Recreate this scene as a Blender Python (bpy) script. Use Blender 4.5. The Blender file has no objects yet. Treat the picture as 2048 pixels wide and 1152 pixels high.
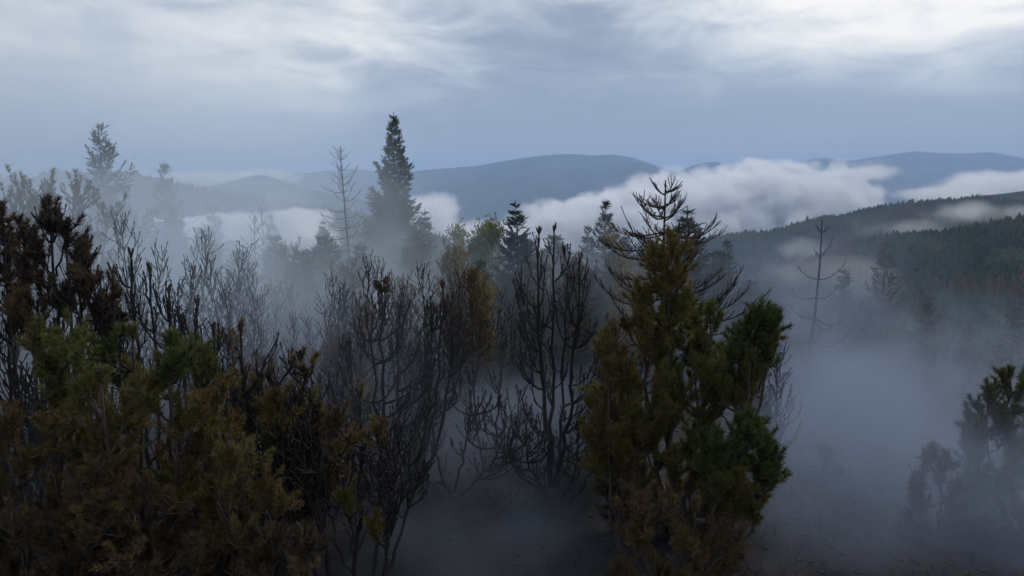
import bpy, math, random
import numpy as np
from mathutils import Vector, noise as mnoise

C = bpy.context.scene.collection
sc = bpy.context.scene
R = math.radians
rng = np.random.default_rng(7)

# ------------------------------------------------------------------ camera
F = 1462.0                                  # focal length in pixels of the 2048 px wide photograph
PITCH = math.atan((576 - 372) / F)
CAM = Vector((0.0, 0.0, 4.2))
cam_d = bpy.data.cameras.new('camera')
cam_d.sensor_width = 36.0
cam_d.lens = 36.0 * F / 2048.0
cam_d.clip_start = 0.05
cam_d.clip_end = 60000.0
cam = bpy.data.objects.new('camera', cam_d)
C.objects.link(cam)
cam.location = CAM
cam.rotation_euler = (R(90) - PITCH, 0, 0)
sc.camera = cam


def P(px, py, Y):
    """World point at depth Y seen at photograph pixel (px, py)."""
    u = (px - 1024) / F
    v = (576 - py) / F
    dy = math.cos(PITCH) + v * math.sin(PITCH)
    dz = -math.sin(PITCH) + v * math.cos(PITCH)
    k = Y / dy
    return Vector((u * k, Y, CAM.z + dz * k))


# ------------------------------------------------------------------ node helpers
class NT:
    def __init__(s, tree):
        s.t = tree
        s.n = tree.nodes
        s.l = tree.links

    def put(s, sock, val):
        if val is None:
            return
        if isinstance(val, bpy.types.NodeSocket):
            s.l.new(val, sock)
        else:
            sock.default_value = val

    def m(s, op, a, b=None, c=None, clamp=False):
        n = s.n.new('ShaderNodeMath')
        n.operation = op
        n.use_clamp = clamp
        s.put(n.inputs[0], a)
        s.put(n.inputs[1], b)
        s.put(n.inputs[2], c)
        return n.outputs[0]

    def vm(s, op, a, b=None, scale=None):
        n = s.n.new('ShaderNodeVectorMath')
        n.operation = op
        s.put(n.inputs[0], a)
        s.put(n.inputs[1], b)
        if scale is not None:
            s.put(n.inputs['Scale'], scale)
        return n.outputs['Value'] if op in ('DOT_PRODUCT', 'LENGTH') else n.outputs[0]

    def noise(s, vec, scale, detail=2.0, rough=0.5, dist=0.0):
        n = s.n.new('ShaderNodeTexNoise')
        s.put(n.inputs['Vector'], vec)
        n.inputs['Scale'].default_value = scale
        n.inputs['Detail'].default_value = detail
        n.inputs['Roughness'].default_value = rough
        n.inputs['Distortion'].default_value = dist
        return n.outputs['Fac']

    def ramp(s, fac, stops, interp='LINEAR'):
        n = s.n.new('ShaderNodeValToRGB')
        n.color_ramp.interpolation = interp
        e = n.color_ramp.elements
        while len(e) > 1:
            e.remove(e[-1])
        e[0].position = stops[0][0]
        e[0].color = tuple(stops[0][1]) + (1,)
        for p, c in stops[1:]:
            k = e.new(p)
            k.color = tuple(c) + (1,)
        s.put(n.inputs['Fac'], fac)
        return n.outputs['Color']

    def mix(s, fac, a, b):
        n = s.n.new('ShaderNodeMix')
        n.data_type = 'RGBA'
        s.put(n.inputs[0], fac)
        s.put(n.inputs[6], a if isinstance(a, bpy.types.NodeSocket) else tuple(a) + (1,))
        s.put(n.inputs[7], b if isinstance(b, bpy.types.NodeSocket) else tuple(b) + (1,))
        return n.outputs[2]

    def sep(s, v):
        n = s.n.new('ShaderNodeSeparateXYZ')
        s.put(n.inputs[0], v)
        return n.outputs

    def comb(s, x, y, z):
        n = s.n.new('ShaderNodeCombineXYZ')
        s.put(n.inputs[0], x)
        s.put(n.inputs[1], y)
        s.put(n.inputs[2], z)
        return n.outputs[0]

    def smooth(s, x, a, b):
        n = s.n.new('ShaderNodeMapRange')
        n.interpolation_type = 'SMOOTHSTEP'
        s.put(n.inputs['Value'], x)
        n.inputs['From Min'].default_value = a
        n.inputs['From Max'].default_value = b
        return n.outputs['Result']


# ------------------------------------------------------------------ world: cloudy daylight sky
SUN_EL, SUN_AZ = R(38), R(35)               # sun up to the right, ahead of the camera, behind thin cloud
world = bpy.data.worlds.new('World')
sc.world = world
world.use_nodes = True
w = NT(world.node_tree)
w.n.clear()
out = w.n.new('ShaderNodeOutputWorld')
bg = w.n.new('ShaderNodeBackground')
SKY_STRENGTH = 0.10
bg.inputs['Strength'].default_value = SKY_STRENGTH
w.l.new(bg.outputs[0], out.inputs['Surface'])
sky = w.n.new('ShaderNodeTexSky')
sky.sky_type = 'NISHITA'
sky.sun_disc = False
sky.sun_elevation = SUN_EL
sky.sun_rotation = SUN_AZ
sky.altitude = 1400
tc = w.n.new('ShaderNodeTexCoord')
dirv = w.vm('NORMALIZE', tc.outputs['Generated'])
dx, dy_, dz = w.sep(dirv)
zc = w.m('MAXIMUM', dz, 0.0)
# cloud deck: direction projected on a flat layer, so clouds flatten towards the horizon
den = w.m('ADD', zc, 0.16)
q = w.comb(w.m('DIVIDE', dx, den), w.m('DIVIDE', dy_, den), 0.35)
n1 = w.noise(q, 0.75, 8.0, 0.56, 0.6)
n2 = w.noise(w.vm('ADD', q, (7.3, 2.1, 0.0)), 2.6, 9.0, 0.60, 0.8)
n3 = w.noise(w.comb(w.m('MULTIPLY', dx, 2.2), dy_, w.m('MULTIPLY', dz, 17.0)), 1.6, 5.0, 0.5, 0.3)


def blob(ux, uz, sx, sz):
    """soft lobe in direction space, centred at x/y = ux and z = uz"""
    a = w.m('DIVIDE', w.m('SUBTRACT', dx, ux), sx)
    b = w.m('DIVIDE', w.m('SUBTRACT', dz, uz), sz)
    s2 = w.m('ADD', w.m('MULTIPLY', a, a), w.m('MULTIPLY', b, b))
    g = w.m('EXPONENT', w.m('MULTIPLY', s2, -1.0))
    return w.m('MULTIPLY', g, w.m('GREATER_THAN', dy_, 0.0))


wob = w.m('MULTIPLY', w.m('SUBTRACT', n1, 0.5), 1.5)
wob2 = w.m('MULTIPLY', w.m('SUBTRACT', n2, 0.5), 1.15)
wob3 = w.m('MULTIPLY', w.m('SUBTRACT', n3, 0.5), 0.45)
lift = w.m('MULTIPLY', w.smooth(dz, 0.03, 0.30), 0.38)
b = w.m('ADD', lift, 0.13)
b = w.m('ADD', b, w.m('MULTIPLY', w.m('ADD', wob, w.m('ADD', wob2, wob3)), w.smooth(dz, 0.03, 0.20)))
b = w.m('ADD', b, w.m('MULTIPLY', blob(0.48, 0.235, 0.33, 0.105), 0.86))
b = w.m('ADD', b, w.m('MULTIPLY', blob(-0.55, 0.14, 0.46, 0.17), 0.56))
b = w.m('SUBTRACT', b, w.m('MULTIPLY', blob(0.56, 0.135, 0.26, 0.025), 0.22))
b = w.m('SUBTRACT', b, w.m('MULTIPLY', blob(0.10, 0.18, 0.20, 0.07), 0.34))
b = w.m('SUBTRACT', b, w.m('MULTIPLY', blob(0.22, 0.085, 0.9, 0.035), 0.16))
cl = w.ramp(b, [(0.0, (0.178, 0.200, 0.248)), (0.25, (0.238, 0.264, 0.312)), (0.5, (0.400, 0.425, 0.452)),
                (0.75, (0.590, 0.590, 0.570)), (1.0, (0.800, 0.755, 0.690))])
clouds = w.vm('SCALE', cl, scale=1.0 / SKY_STRENGTH)
col = w.mix(0.90, sky.outputs[0], clouds)
# below the horizon: what the haze-filled valleys send up
under = w.smooth(dz, -0.10, 0.0)
col = w.mix(under, (1.5, 2.0, 3.0), col)
w.l.new(col, bg.inputs['Color'])

sun_d = bpy.data.lights.new('sun', 'SUN')
sun_d.energy = 1.4
sun_d.angle = R(12)
sun_d.color = (1.0, 0.95, 0.88)
sun = bpy.data.objects.new('sun', sun_d)
C.objects.link(sun)
sd = Vector((math.sin(SUN_AZ) * math.cos(SUN_EL), math.cos(SUN_AZ) * math.cos(SUN_EL), math.sin(SUN_EL)))
sun.rotation_euler = sd.to_track_quat('Z', 'Y').to_euler()

sc.view_settings.view_transform = 'Standard'
sc.view_settings.look = 'None'
sc.view_settings.gamma = 1.0
sc.view_settings.exposure = 0.62
sc.view_settings.use_curve_mapping = False
sc.render.engine = 'CYCLES'
cy = sc.cycles
cy.use_adaptive_sampling = True
cy.adaptive_threshold = 0.03
cy.use_denoising = True
cy.max_bounces = 10
cy.diffuse_bounces = 2
cy.glossy_bounces = 1
cy.transmission_bounces = 2
cy.volume_bounces = 8
cy.transparent_max_bounces = 64
cy.volume_step_rate = 1.0
cy.volume_max_steps = 256


# ------------------------------------------------------------------ object helpers
def tag(o, label=None, cat=None, group=None, kind=None):
    if label:
        o['label'] = label
    if cat:
        o['category'] = cat
    if group:
        o['group'] = group
    if kind:
        o['kind'] = kind
    return o


def empty(name, loc=(0, 0, 0), rz=0.0):
    o = bpy.data.objects.new(name, None)
    C.objects.link(o)
    o.location = loc
    o.rotation_euler = (0, 0, rz)
    o.empty_display_size = 0.2
    return o


def copy_tree(o, parent=None):
    c = o.copy()
    C.objects.link(c)
    if parent is not None:
        c.parent = parent
    for ch in list(o.children):
        copy_tree(ch, c)
    return c


class MB:
    """collects triangles in numpy arrays and links them as one mesh object"""

    def __init__(s):
        s.v, s.f, s.t, s.n = [], [], [], 0

    def add(s, v, f, tone=0.0):
        v = np.asarray(v, float)
        s.v.append(v)
        s.f.append(np.asarray(f, np.int64) + s.n)
        t = np.asarray(tone, float)
        s.t.append(np.broadcast_to(t, (len(v),)) if t.ndim == 0 else t)
        s.n += len(v)

    def mesh(s, name, mat, smooth=True):
        V = np.concatenate(s.v)
        Fa = np.concatenate(s.f)
        me = bpy.data.meshes.new(name)
        me.vertices.add(len(V))
        me.vertices.foreach_set('co', V.astype(np.float32).ravel())
        me.loops.add(len(Fa) * 3)
        me.loops.foreach_set('vertex_index', Fa.astype(np.int32).ravel())
        me.polygons.add(len(Fa))
        me.polygons.foreach_set('loop_start', np.arange(0, len(Fa) * 3, 3, dtype=np.int32))
        me.polygons.foreach_set('use_smooth', np.full(len(Fa), smooth))
        a = me.attributes.new('tone', 'FLOAT', 'POINT')
        a.data.foreach_set('value', np.concatenate(s.t).astype(np.float32))
        me.update(calc_edges=True)
        me.materials.append(mat)
        return me

    def build(s, name, mat, parent=None, smooth=True):
        if not s.v:
            return None
        o = bpy.data.objects.new(name, s.mesh(name, mat, smooth))
        C.objects.link(o)
        if parent is not None:
            o.parent = parent
        return o


def nrm(v):
    v = np.asarray(v, float)
    return v / (np.linalg.norm(v) + 1e-12)


def curve(p, d, L, n, up=0.0, jit=0.05):
    """points of a stem that starts along d and bends towards the sky (up > 0) or droops (up < 0)"""
    pts = [np.asarray(p, float)]
    d = nrm(d)
    for i in range(n):
        d = nrm(d + np.array([0, 0, up / n]) + rng.normal(0, jit, 3))
        pts.append(pts[-1] + d * (L / n))
    return np.array(pts)


def at(pts, t):
    x = t * (len(pts) - 1)
    i = min(int(x), len(pts) - 2)
    return pts[i] + (pts[i + 1] - pts[i]) * (x - i), nrm(pts[i + 1] - pts[i])


def tube(mb, pts, r0, r1, sides=5, tone=0.0, cap=True, power=1.0, rough=0.0):
    n = len(pts)
    T = np.gradient(pts, axis=0)
    T /= np.linalg.norm(T, axis=1)[:, None] + 1e-12
    ref = np.array([1.0, 0, 0]) if abs(T.mean(0)[0]) < 0.7 * np.linalg.norm(T.mean(0)) else np.array([0, 1.0, 0])
    A = np.cross(T, ref)
    A /= np.linalg.norm(A, axis=1)[:, None] + 1e-12
    B = np.cross(T, A)
    ang = np.linspace(0, 2 * math.pi, sides, endpoint=False)
    rr = r0 + (r1 - r0) * np.linspace(0, 1, n) ** power
    rad = rr[:, None] * (1 + rng.normal(0, rough, (n, sides)) if rough else np.ones((n, sides)))
    V = pts[:, None, :] + rad[:, :, None] * (np.cos(ang)[None, :, None] * A[:, None, :] + np.sin(ang)[None, :, None] * B[:, None, :])
    V = V.reshape(-1, 3)
    i = np.arange(n - 1)[:, None] * sides
    j = np.arange(sides)[None, :]
    k = (j + 1) % sides
    a, b2, c, d = i + j, i + k, i + sides + k, i + sides + j
    fa = np.concatenate([np.stack([a, b2, c], -1).reshape(-1, 3), np.stack([a, c, d], -1).reshape(-1, 3)])
    if cap:
        V = np.vstack([V, pts[-1] + T[-1] * r1 * 1.5])
        top = (n - 1) * sides
        jj = np.arange(sides)
        fa = np.concatenate([fa, np.stack([top + jj, top + (jj + 1) % sides, np.full(sides, len(V) - 1)], -1)])
    mb.add(V, fa, tone)


def needle_template(n, L, nl, nw, spread=(25, 60), tipfan=0.25):
    """a shoot of n needles: thin triangles leaving an axis of length L along +z"""
    V = []
    for i in range(n):
        t = rng.random() ** 0.8
        az = rng.random() * 2 * math.pi
        a = R(rng.uniform(*spread)) * (1 - tipfan * t)
        dr = np.array([math.sin(a) * math.cos(az), math.sin(a) * math.sin(az), math.cos(a)])
        side = nrm(np.cross(dr, rng.normal(0, 1, 3)))
        b0 = np.array([0, 0, t * L])
        l = nl * rng.uniform(0.75, 1.15)
        V += [b0 - side * nw / 2, b0 + side * nw / 2, b0 + dr * l]
    return np.array(V)


def leaf_template(n, L, ll, lw):
    V = []
    for i in range(n):
        b0 = rng.normal(0, L, 3)
        dr = nrm(rng.normal(0, 1, 3) + np.array([0, 0, -0.2]))
        side = nrm(np.cross(dr, rng.normal(0, 1, 3)))
        V += [b0, b0 + dr * ll * 0.5 + side * lw / 2, b0 + dr * ll]
        V += [b0, b0 + dr * ll, b0 + dr * ll * 0.5 - side * lw / 2]
    return np.array(V)


def put_tufts(mb, items, templates):
    """items: list of (pos, dir, scale, tone)"""
    if not items:
        return
    for k, tpl in enumerate(templates):
        sel = items[k::len(templates)]
        if not sel:
            continue
        pos = np.array([s[0] for s in sel])
        d = np.array([nrm(s[1]) for s in sel])
        scl = np.array([s[2] for s in sel])
        tone = np.array([s[3] for s in sel])
        ref = rng.normal(0, 1, d.shape)
        x = np.cross(d, ref)
        x /= np.linalg.norm(x, axis=1)[:, None] + 1e-9
        y = np.cross(d, x)
        V = (tpl[None, :, 0:1] * x[:, None, :] + tpl[None, :, 1:2] * y[:, None, :] + tpl[None, :, 2:3] * d[:, None, :]) * scl[:, None, None] + pos[:, None, :]
        V = V.reshape(-1, 3)
        mb.add(V, np.arange(len(V)).reshape(-1, 3), np.repeat(tone, len(tpl)))


# ------------------------------------------------------------------ materials
def mat(name):
    m = bpy.data.materials.new(name)
    m.use_nodes = True
    t = NT(m.node_tree)
    t.n.clear()
    o = t.n.new('ShaderNodeOutputMaterial')
    return m, t, o


def bark(name, dark, light, scale=30.0, rough=0.85):
    m, t, o = mat(name)
    g = t.n.new('ShaderNodeTexCoord').outputs['Object']
    n = t.noise(g, scale, 5, 0.6)
    n2 = t.noise(g, scale * 0.12, 2, 0.5)
    f = t.m('ADD', t.m('MULTIPLY', n, 0.6), t.m('MULTIPLY', n2, 0.5))
    c = t.ramp(f, [(0.38, dark), (0.72, light)])
    p = t.n.new('ShaderNodeBsdfPrincipled')
    t.l.new(c, p.inputs['Base Color'])
    p.inputs['Roughness'].default_value = rough
    p.inputs['Specular IOR Level'].default_value = 0.25
    bp = t.n.new('ShaderNodeBump')
    bp.inputs['Strength'].default_value = 0.6
    bp.inputs['Distance'].default_value = 0.01
    t.l.new(n, bp.inputs['Height'])
    t.l.new(bp.outputs[0], p.inputs['Normal'])
    t.l.new(p.outputs[0], o.inputs['Surface'])
    return m


def foliage(name, stops, trans=0.25):
    """needle colour follows the tone written on each shoot, plus a small spread from needle to needle"""
    m, t, o = mat(name)
    at_ = t.n.new('ShaderNodeAttribute')
    at_.attribute_name = 'tone'
    geo = t.n.new('ShaderNodeNewGeometry')
    f = t.m('ADD', at_.outputs['Fac'], t.m('MULTIPLY', t.m('SUBTRACT', geo.outputs['Random Per Island'], 0.5), 0.35))
    c = t.ramp(f, stops)
    d = t.n.new('ShaderNodeBsdfPrincipled')
    t.l.new(c, d.inputs['Base Color'])
    d.inputs['Roughness'].default_value = 0.6
    d.inputs['Specular IOR Level'].default_value = 0.3
    tr = t.n.new('ShaderNodeBsdfTranslucent')
    t.l.new(c, tr.inputs['Color'])
    mx = t.n.new('ShaderNodeMixShader')
    mx.inputs[0].default_value = trans
    t.l.new(d.outputs[0], mx.inputs[1])
    t.l.new(tr.outputs[0], mx.inputs[2])
    t.l.new(mx.outputs[0], o.inputs['Surface'])
    return m


M_BURNT = bark('charred_bark', (0.006, 0.006, 0.007), (0.026, 0.024, 0.025))
M_BARK = bark('pine_bark', (0.028, 0.022, 0.018), (0.085, 0.068, 0.055))
M_GREYBARK = bark('weathered_bark', (0.035, 0.033, 0.031), (0.11, 0.10, 0.092), 18)
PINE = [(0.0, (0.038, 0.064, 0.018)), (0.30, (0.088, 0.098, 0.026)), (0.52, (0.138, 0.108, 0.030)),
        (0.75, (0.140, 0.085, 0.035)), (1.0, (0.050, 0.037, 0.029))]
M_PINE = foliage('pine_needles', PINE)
M_SPRUCE = foliage('spruce_needles', [(0.0, (0.018, 0.034, 0.018)), (0.5, (0.040, 0.062, 0.028)), (0.8, (0.09, 0.075, 0.035)), (1.0, (0.12, 0.065, 0.035))], 0.15)
M_LEAF = foliage('pale_leaves', [(0.0, (0.10, 0.125, 0.05)), (0.5, (0.19, 0.205, 0.08)), (0.8, (0.22, 0.17, 0.06)), (1.0, (0.16, 0.09, 0.04))], 0.35)
M_STUB = bark('scorched_buds', (0.018, 0.012, 0.011), (0.075, 0.042, 0.032), 60)


def volume_mat(name, color, density, sharp, nscale, detail, ncontrast, aniso=0.0, step=1.0, power=1.0, stretch=(1, 1, 1), soft=None, fw=1.0, off=0.0):
    """density = radial fall-off inside a unit ball, broken up by world-space noise; object colour alpha scales it"""
    m, t, o = mat(name)
    tco = t.n.new('ShaderNodeTexCoord').outputs['Object']
    pos = t.n.new('ShaderNodeNewGeometry').outputs['Position']
    r2 = t.vm('DOT_PRODUCT', tco, tco)
    fall = t.m('SUBTRACT', t.m('MULTIPLY', t.m('SUBTRACT', 1.0, t.m('POWER', r2, power)), fw), off)
    n = t.noise(t.vm('MULTIPLY', pos, stretch), nscale, detail, 0.62, 0.0)
    e = t.m('ADD', fall, t.m('MULTIPLY', t.m('SUBTRACT', n, 0.5), ncontrast))
    e = t.m('MULTIPLY', e, sharp, clamp=True)
    if soft:
        e = t.m('POWER', e, soft)
    # reach exactly zero on the skin of the domain, so no edge shows
    e = t.m('MULTIPLY', e, t.smooth(r2, 1.0, 0.72))
    info = t.n.new('ShaderNodeObjectInfo')
    e = t.m('MULTIPLY', t.m('MULTIPLY', e, info.outputs['Alpha']), density)
    pv = t.n.new('ShaderNodeVolumePrincipled')
    pv.inputs['Color'].default_value = tuple(color) + (1,)
    pv.inputs['Density Attribute'].default_value = ''
    pv.inputs['Anisotropy'].default_value = aniso
    t.l.new(e, pv.inputs['Density'])
    t.l.new(pv.outputs[0], o.inputs['Volume'])
    m.cycles.volume_step_rate = step
    m.cycles.volume_sampling = 'MULTIPLE_IMPORTANCE'
    return m


# ------------------------------------------------------------------ ground
def ground_z(x, y):
    z = 0.0
    if y > 11:
        z -= 0.15 * (y - 11) * min(1.0, (y - 11) / 8)
    if y > 55:
        z -= 0.28 * (y - 55)
    if x > 2.2:
        z -= 0.23 * (x - 2.2) * min(1.0, max(0.0, (y - 2) / 9))
    if x < -14:
        z += 0.10 * (-14 - x) if y < 120 else 0.10 * (-14 - max(x, -60))
    if z < -330:
        z = -330 + (z + 330) * 0.02
    z = max(z, -360)
    q = Vector((x, y, 0.0))
    z += 0.22 * mnoise.noise(q * 0.35) * min(1, y / 6 if y > 0 else 1) + 0.06 * mnoise.noise(q * 1.7)
    if y > 40:
        z += 6.0 * mnoise.noise(q * 0.012) * min(1.0, (y - 40) / 120)
    return z


def make_ground():
    ys = np.concatenate([np.arange(-12, 24, 0.22), 24 + (np.linspace(0, 1, 130) ** 2.6) * 8976])
    xh = np.concatenate([np.arange(0, 16, 0.25), 16 + (np.linspace(0, 1, 70) ** 2.6) * 9000])
    xs = np.concatenate([-xh[:0:-1], xh])
    V = np.array([[x, y, ground_z(x, y)] for y in ys for x in xs])
    nx, ny = len(xs), len(ys)
    i, j = np.meshgrid(np.arange(ny - 1), np.arange(nx - 1), indexing='ij')
    a = (i * nx + j).ravel()
    f = np.concatenate([np.stack([a, a + 1, a + nx + 1], 1), np.stack([a, a + nx + 1, a + nx], 1)])
    mb = MB()
    mb.add(V, f)
    m, t, o = mat('scorched_ground')
    pos = t.n.new('ShaderNodeNewGeometry').outputs['Position']
    a1 = t.noise(pos, 0.45, 5, 0.6)
    a2 = t.noise(pos, 6.0, 6, 0.65)
    a3 = t.noise(pos, 45.0, 3, 0.6)
    f1 = t.m('ADD', t.m('MULTIPLY', a1, 0.55), t.m('ADD', t.m('MULTIPLY', a2, 0.35), t.m('MULTIPLY', a3, 0.22)))
    c1 = t.ramp(f1, [(0.42, (0.006, 0.006, 0.007)), (0.56, (0.015, 0.014, 0.015)), (0.68, (0.026, 0.024, 0.024)), (0.82, (0.07, 0.068, 0.066))])
    x_, y_, z_ = t.sep(pos)
    heath = t.m('MULTIPLY', t.smooth(t.m('ADD', x_, t.m('MULTIPLY', a1, 3.0)), 3.8, 6.5), t.smooth(a2, 0.38, 0.62))
    c2 = t.mix(heath, c1, (0.024, 0.019, 0.018))
    far = t.smooth(y_, 60.0, 160.0)
    c3 = t.mix(far, c2, (0.045, 0.058, 0.035))
    p = t.n.new('ShaderNodeBsdfPrincipled')
    t.l.new(c3, p.inputs['Base Color'])
    p.inputs['Roughness'].default_value = 0.95
    p.inputs['Specular IOR Level'].default_value = 0.1
    bp = t.n.new('ShaderNodeBump')
    bp.inputs['Strength'].default_value = 0.8
    bp.inputs['Distance'].default_value = 0.05
    t.l.new(t.m('ADD', a2, t.m('MULTIPLY', a3, 0.3)), bp.inputs['Height'])
    t.l.new(bp.outputs[0], p.inputs['Normal'])
    t.l.new(p.outputs[0], o.inputs['Surface'])
    g = mb.build('ground', m)
    tag(g, 'scorched sooty slope falling away under the shrubs', kind='structure')


make_ground()


# ------------------------------------------------------------------ hills
def hill_mat(name, c0, c1, scale):
    m, t, o = mat(name)
    pos = t.n.new('ShaderNodeNewGeometry').outputs['Position']
    n = t.noise(pos, scale, 6, 0.6)
    c = t.ramp(n, [(0.35, c0), (0.65, c1)])
    p = t.n.new('ShaderNodeBsdfPrincipled')
    t.l.new(c, p.inputs['Base Color'])
    p.inputs['Roughness'].default_value = 0.95
    p.inputs['Specular IOR Level'].default_value = 0.05
    bp = t.n.new('ShaderNodeBump')
    bp.inputs['Strength'].default_value = 0.7
    bp.inputs['Distance'].default_value = 0.25 / scale
    t.l.new(t.noise(pos, scale * 5, 4, 0.6), bp.inputs['Height'])
    t.l.new(bp.outputs[0], p.inputs['Normal'])
    t.l.new(p.outputs[0], o.inputs['Surface'])
    return m


HILLS = {}


def hill(name, label, D, depth, foot, profile, material, spur=1.0, cols=260, bump=0.0):
    px = np.array([p[0] for p in profile], float)
    py = np.array([p[1] for p in profile], float)
    s_rows = np.concatenate([np.linspace(-1, 0, 44), np.linspace(0, 1, 14)[1:]])
    us = np.linspace(px[0], px[-1], cols)
    # smooth interpolation through the profile
    ys = np.interp(us, px, py)
    k = max(3, int(cols * 0.012))
    ker = np.hanning(k * 2 + 1)
    ker /= ker.sum()
    ys = np.convolve(np.pad(ys, k, mode='edge'), ker, mode='valid')
    V = []
    top = np.array([P(u, y, D) for u, y in zip(us, ys)])
    for s in s_rows:
        prof = (1 - abs(s)) ** 0.85 if s < 0 else (1 - s) ** 1.3
        for c in range(cols):
            x = top[c, 0]
            y = D + s * depth
            n = mnoise.fractal(Vector((x / depth * 3.1, y / depth * 1.2, D * 0.01)), 0.9, 2.1, 5)
            zz = foot + (top[c, 2] - foot) * prof
            zz += n * spur * (top[c, 2] - foot) * 0.30 * min(1.0, abs(s) * 3.0) * (1 - abs(s) * 0.6)
            if bump:
                zz += bump * mnoise.noise(Vector((x / bump / 4, y / bump / 4, 3.3)))
            V.append((x, y, zz))
    V = np.array(V)
    nr = len(s_rows)
    i, j = np.meshgrid(np.arange(nr - 1), np.arange(cols - 1), indexing='ij')
    a = (i * cols + j).ravel()
    f = np.concatenate([np.stack([a, a + 1, a + cols + 1], 1), np.stack([a, a + cols + 1, a + cols], 1)])
    mb = MB()
    mb.add(V, f)
    o = mb.build(name, material)
    tag(o, label, kind='structure')
    HILLS[name + str(D)] = V.reshape(nr, cols, 3)
    return V.reshape(nr, cols, 3)


M_HFAR = hill_mat('far_woods', (0.010, 0.018, 0.016), (0.075, 0.088, 0.060), 0.0022)
M_HNEAR = hill_mat('near_woods', (0.016, 0.024, 0.017), (0.042, 0.048, 0.032), 0.012)
hill('mountain_range', 'long blue mountain range on the horizon behind the tall spruce', 9000, 3200, -380,
     [(560, 352), (640, 343), (700, 338), (740, 341), (800, 347), (840, 341), (900, 336), (960, 331), (1000, 323), (1060, 314), (1110, 309),
      (1150, 308), (1185, 311), (1225, 309), (1262, 314), (1300, 327), (1340, 341), (1380, 352), (1420, 362), (1500, 378), (1600, 395)], M_HFAR, 0.8)
hill('mountain_range', 'blue mountain range on the horizon at the right edge', 9800, 3000, -380,
     [(1280, 372), (1340, 350), (1385, 331), (1410, 325), (1432, 323), (1452, 331), (1500, 345), (1560, 341), (1590, 328), (1630, 316), (1660, 317), (1700, 322), (1740, 315), (1790, 308),
      (1830, 302), (1880, 306), (1930, 307), (1985, 304), (2010, 309), (2048, 316), (2120, 322), (2250, 335), (2500, 350)], M_HFAR, 0.8)
hill('mountain_range', 'pale mountain range behind the pointed hill at the left', 9400, 2600, -380,
     [(-500, 360), (-200, 352), (0, 350), (200, 356), (330, 358), (420, 362), (500, 366), (580, 366), (680, 372), (800, 380)], M_HFAR, 0.8)
hill('pointed_hill', 'pointed blue hill with a band of white cloud on its left shoulder', 4600, 1500, -360,
     [(180, 400), (300, 388), (380, 378), (440, 369), (480, 358), (512, 350), (530, 350), (560, 360), (600, 374), (660, 388), (740, 402), (830, 425), (900, 450)], M_HFAR, 0.8)
hill('wooded_hill', 'dark wooded ridge sloping down from left behind the ragged spruce', 1500, 620, -300,
     [(-700, 380), (-300, 372), (-60, 366), (60, 356), (150, 346), (210, 342), (260, 346), (310, 358), (360, 370), (420, 382), (490, 394), (560, 405), (620, 413), (700, 424), (800, 445), (900, 480)], M_HNEAR, 0.9)
hill('wooded_hill', 'dark wooded ridge rising to the right edge under the mist', 1400, 700, -300,
     [(1180, 540), (1300, 508), (1380, 488), (1440, 478), (1500, 471), (1540, 466), (1580, 455), (1640, 440), (1700, 426), (1760, 416), (1820, 409), (1860, 404), (1900, 400),
      (1950, 393), (2000, 388), (2048, 382), (2150, 370), (2300, 358), (2600, 350), (3000, 350)], M_HNEAR, 0.9)
hill('wooded_hill', 'nearer dark wooded shoulder at the right edge below the mist', 620, 400, -170,
     [(1480, 600), (1560, 560), (1640, 520), (1700, 492), (1760, 476), (1820, 470), (1880, 466), (1940, 458), (2000, 450), (2048, 444), (2150, 436), (2400, 420), (2800, 410)], M_HNEAR, 0.9)


def hill_forest(grid, label, n, h, seed, band=(0.0, 1.0)):
    """conifers covering a hill: thousands of small uneven crowns in one mesh"""
    r = np.random.default_rng(seed)
    nr, nc, _ = grid.shape
    mb = MB()
    rows = 10 + r.random(n) ** 0.55 * 35.0
    cols = r.uniform(band[0], band[1], n) * (nc - 2)
    i, j = rows.astype(int), cols.astype(int)
    i = np.minimum(i, nr - 2)
    fi, fj = (rows - rows.astype(int))[:, None], (cols - j)[:, None]
    pos = (grid[i, j] * (1 - fi) * (1 - fj) + grid[i + 1, j] * fi * (1 - fj) + grid[i, j + 1] * (1 - fi) * fj + grid[i + 1, j + 1] * fi * fj)
    patch = np.array([mnoise.noise(Vector(p / (h * 9.0))) for p in pos])
    H = h * r.uniform(0.35, 1.15, n) * (1 + 0.7 * patch) * np.where(r.random(n) < 0.05, 1.35, 1.0)
    H[patch < -0.32] *= 0.35
    ang = np.arange(5) * 2 * math.pi / 5
    for lvl, (z0, z1, rad) in enumerate([(-0.1, 0.60, 0.38), (0.25, 0.92, 0.27)]):
        rr = rad * H[:, None] * r.uniform(0.6, 1.4, (n, 5))
        ring = pos[:, None, :] + np.stack([np.cos(ang)[None] * rr, np.sin(ang)[None] * rr, np.broadcast_to((z0 * H)[:, None], (n, 5)) + r.normal(0, 0.06, (n, 5)) * H[:, None]], -1)
        tip = pos + np.stack([r.normal(0, 0.04, n) * H, r.normal(0, 0.04, n) * H, z1 * H], -1)
        V = np.concatenate([ring, tip[:, None, :]], 1).reshape(-1, 3)
        b0 = (np.arange(n) * 6)[:, None]
        jj = np.arange(5)[None]
        f = np.stack([b0 + jj, b0 + (jj + 1) % 5, np.broadcast_to(b0 + 5, (n, 5))], -1).reshape(-1, 3)
        mb.add(V, f, np.repeat(np.clip(0.35 + patch * 0.9 + r.normal(0, 0.16, n), 0, 1), 6))
    o = mb.build('forest', M_SPRUCE, smooth=False)
    tag(o, label, 'forest', kind='stuff')


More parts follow.
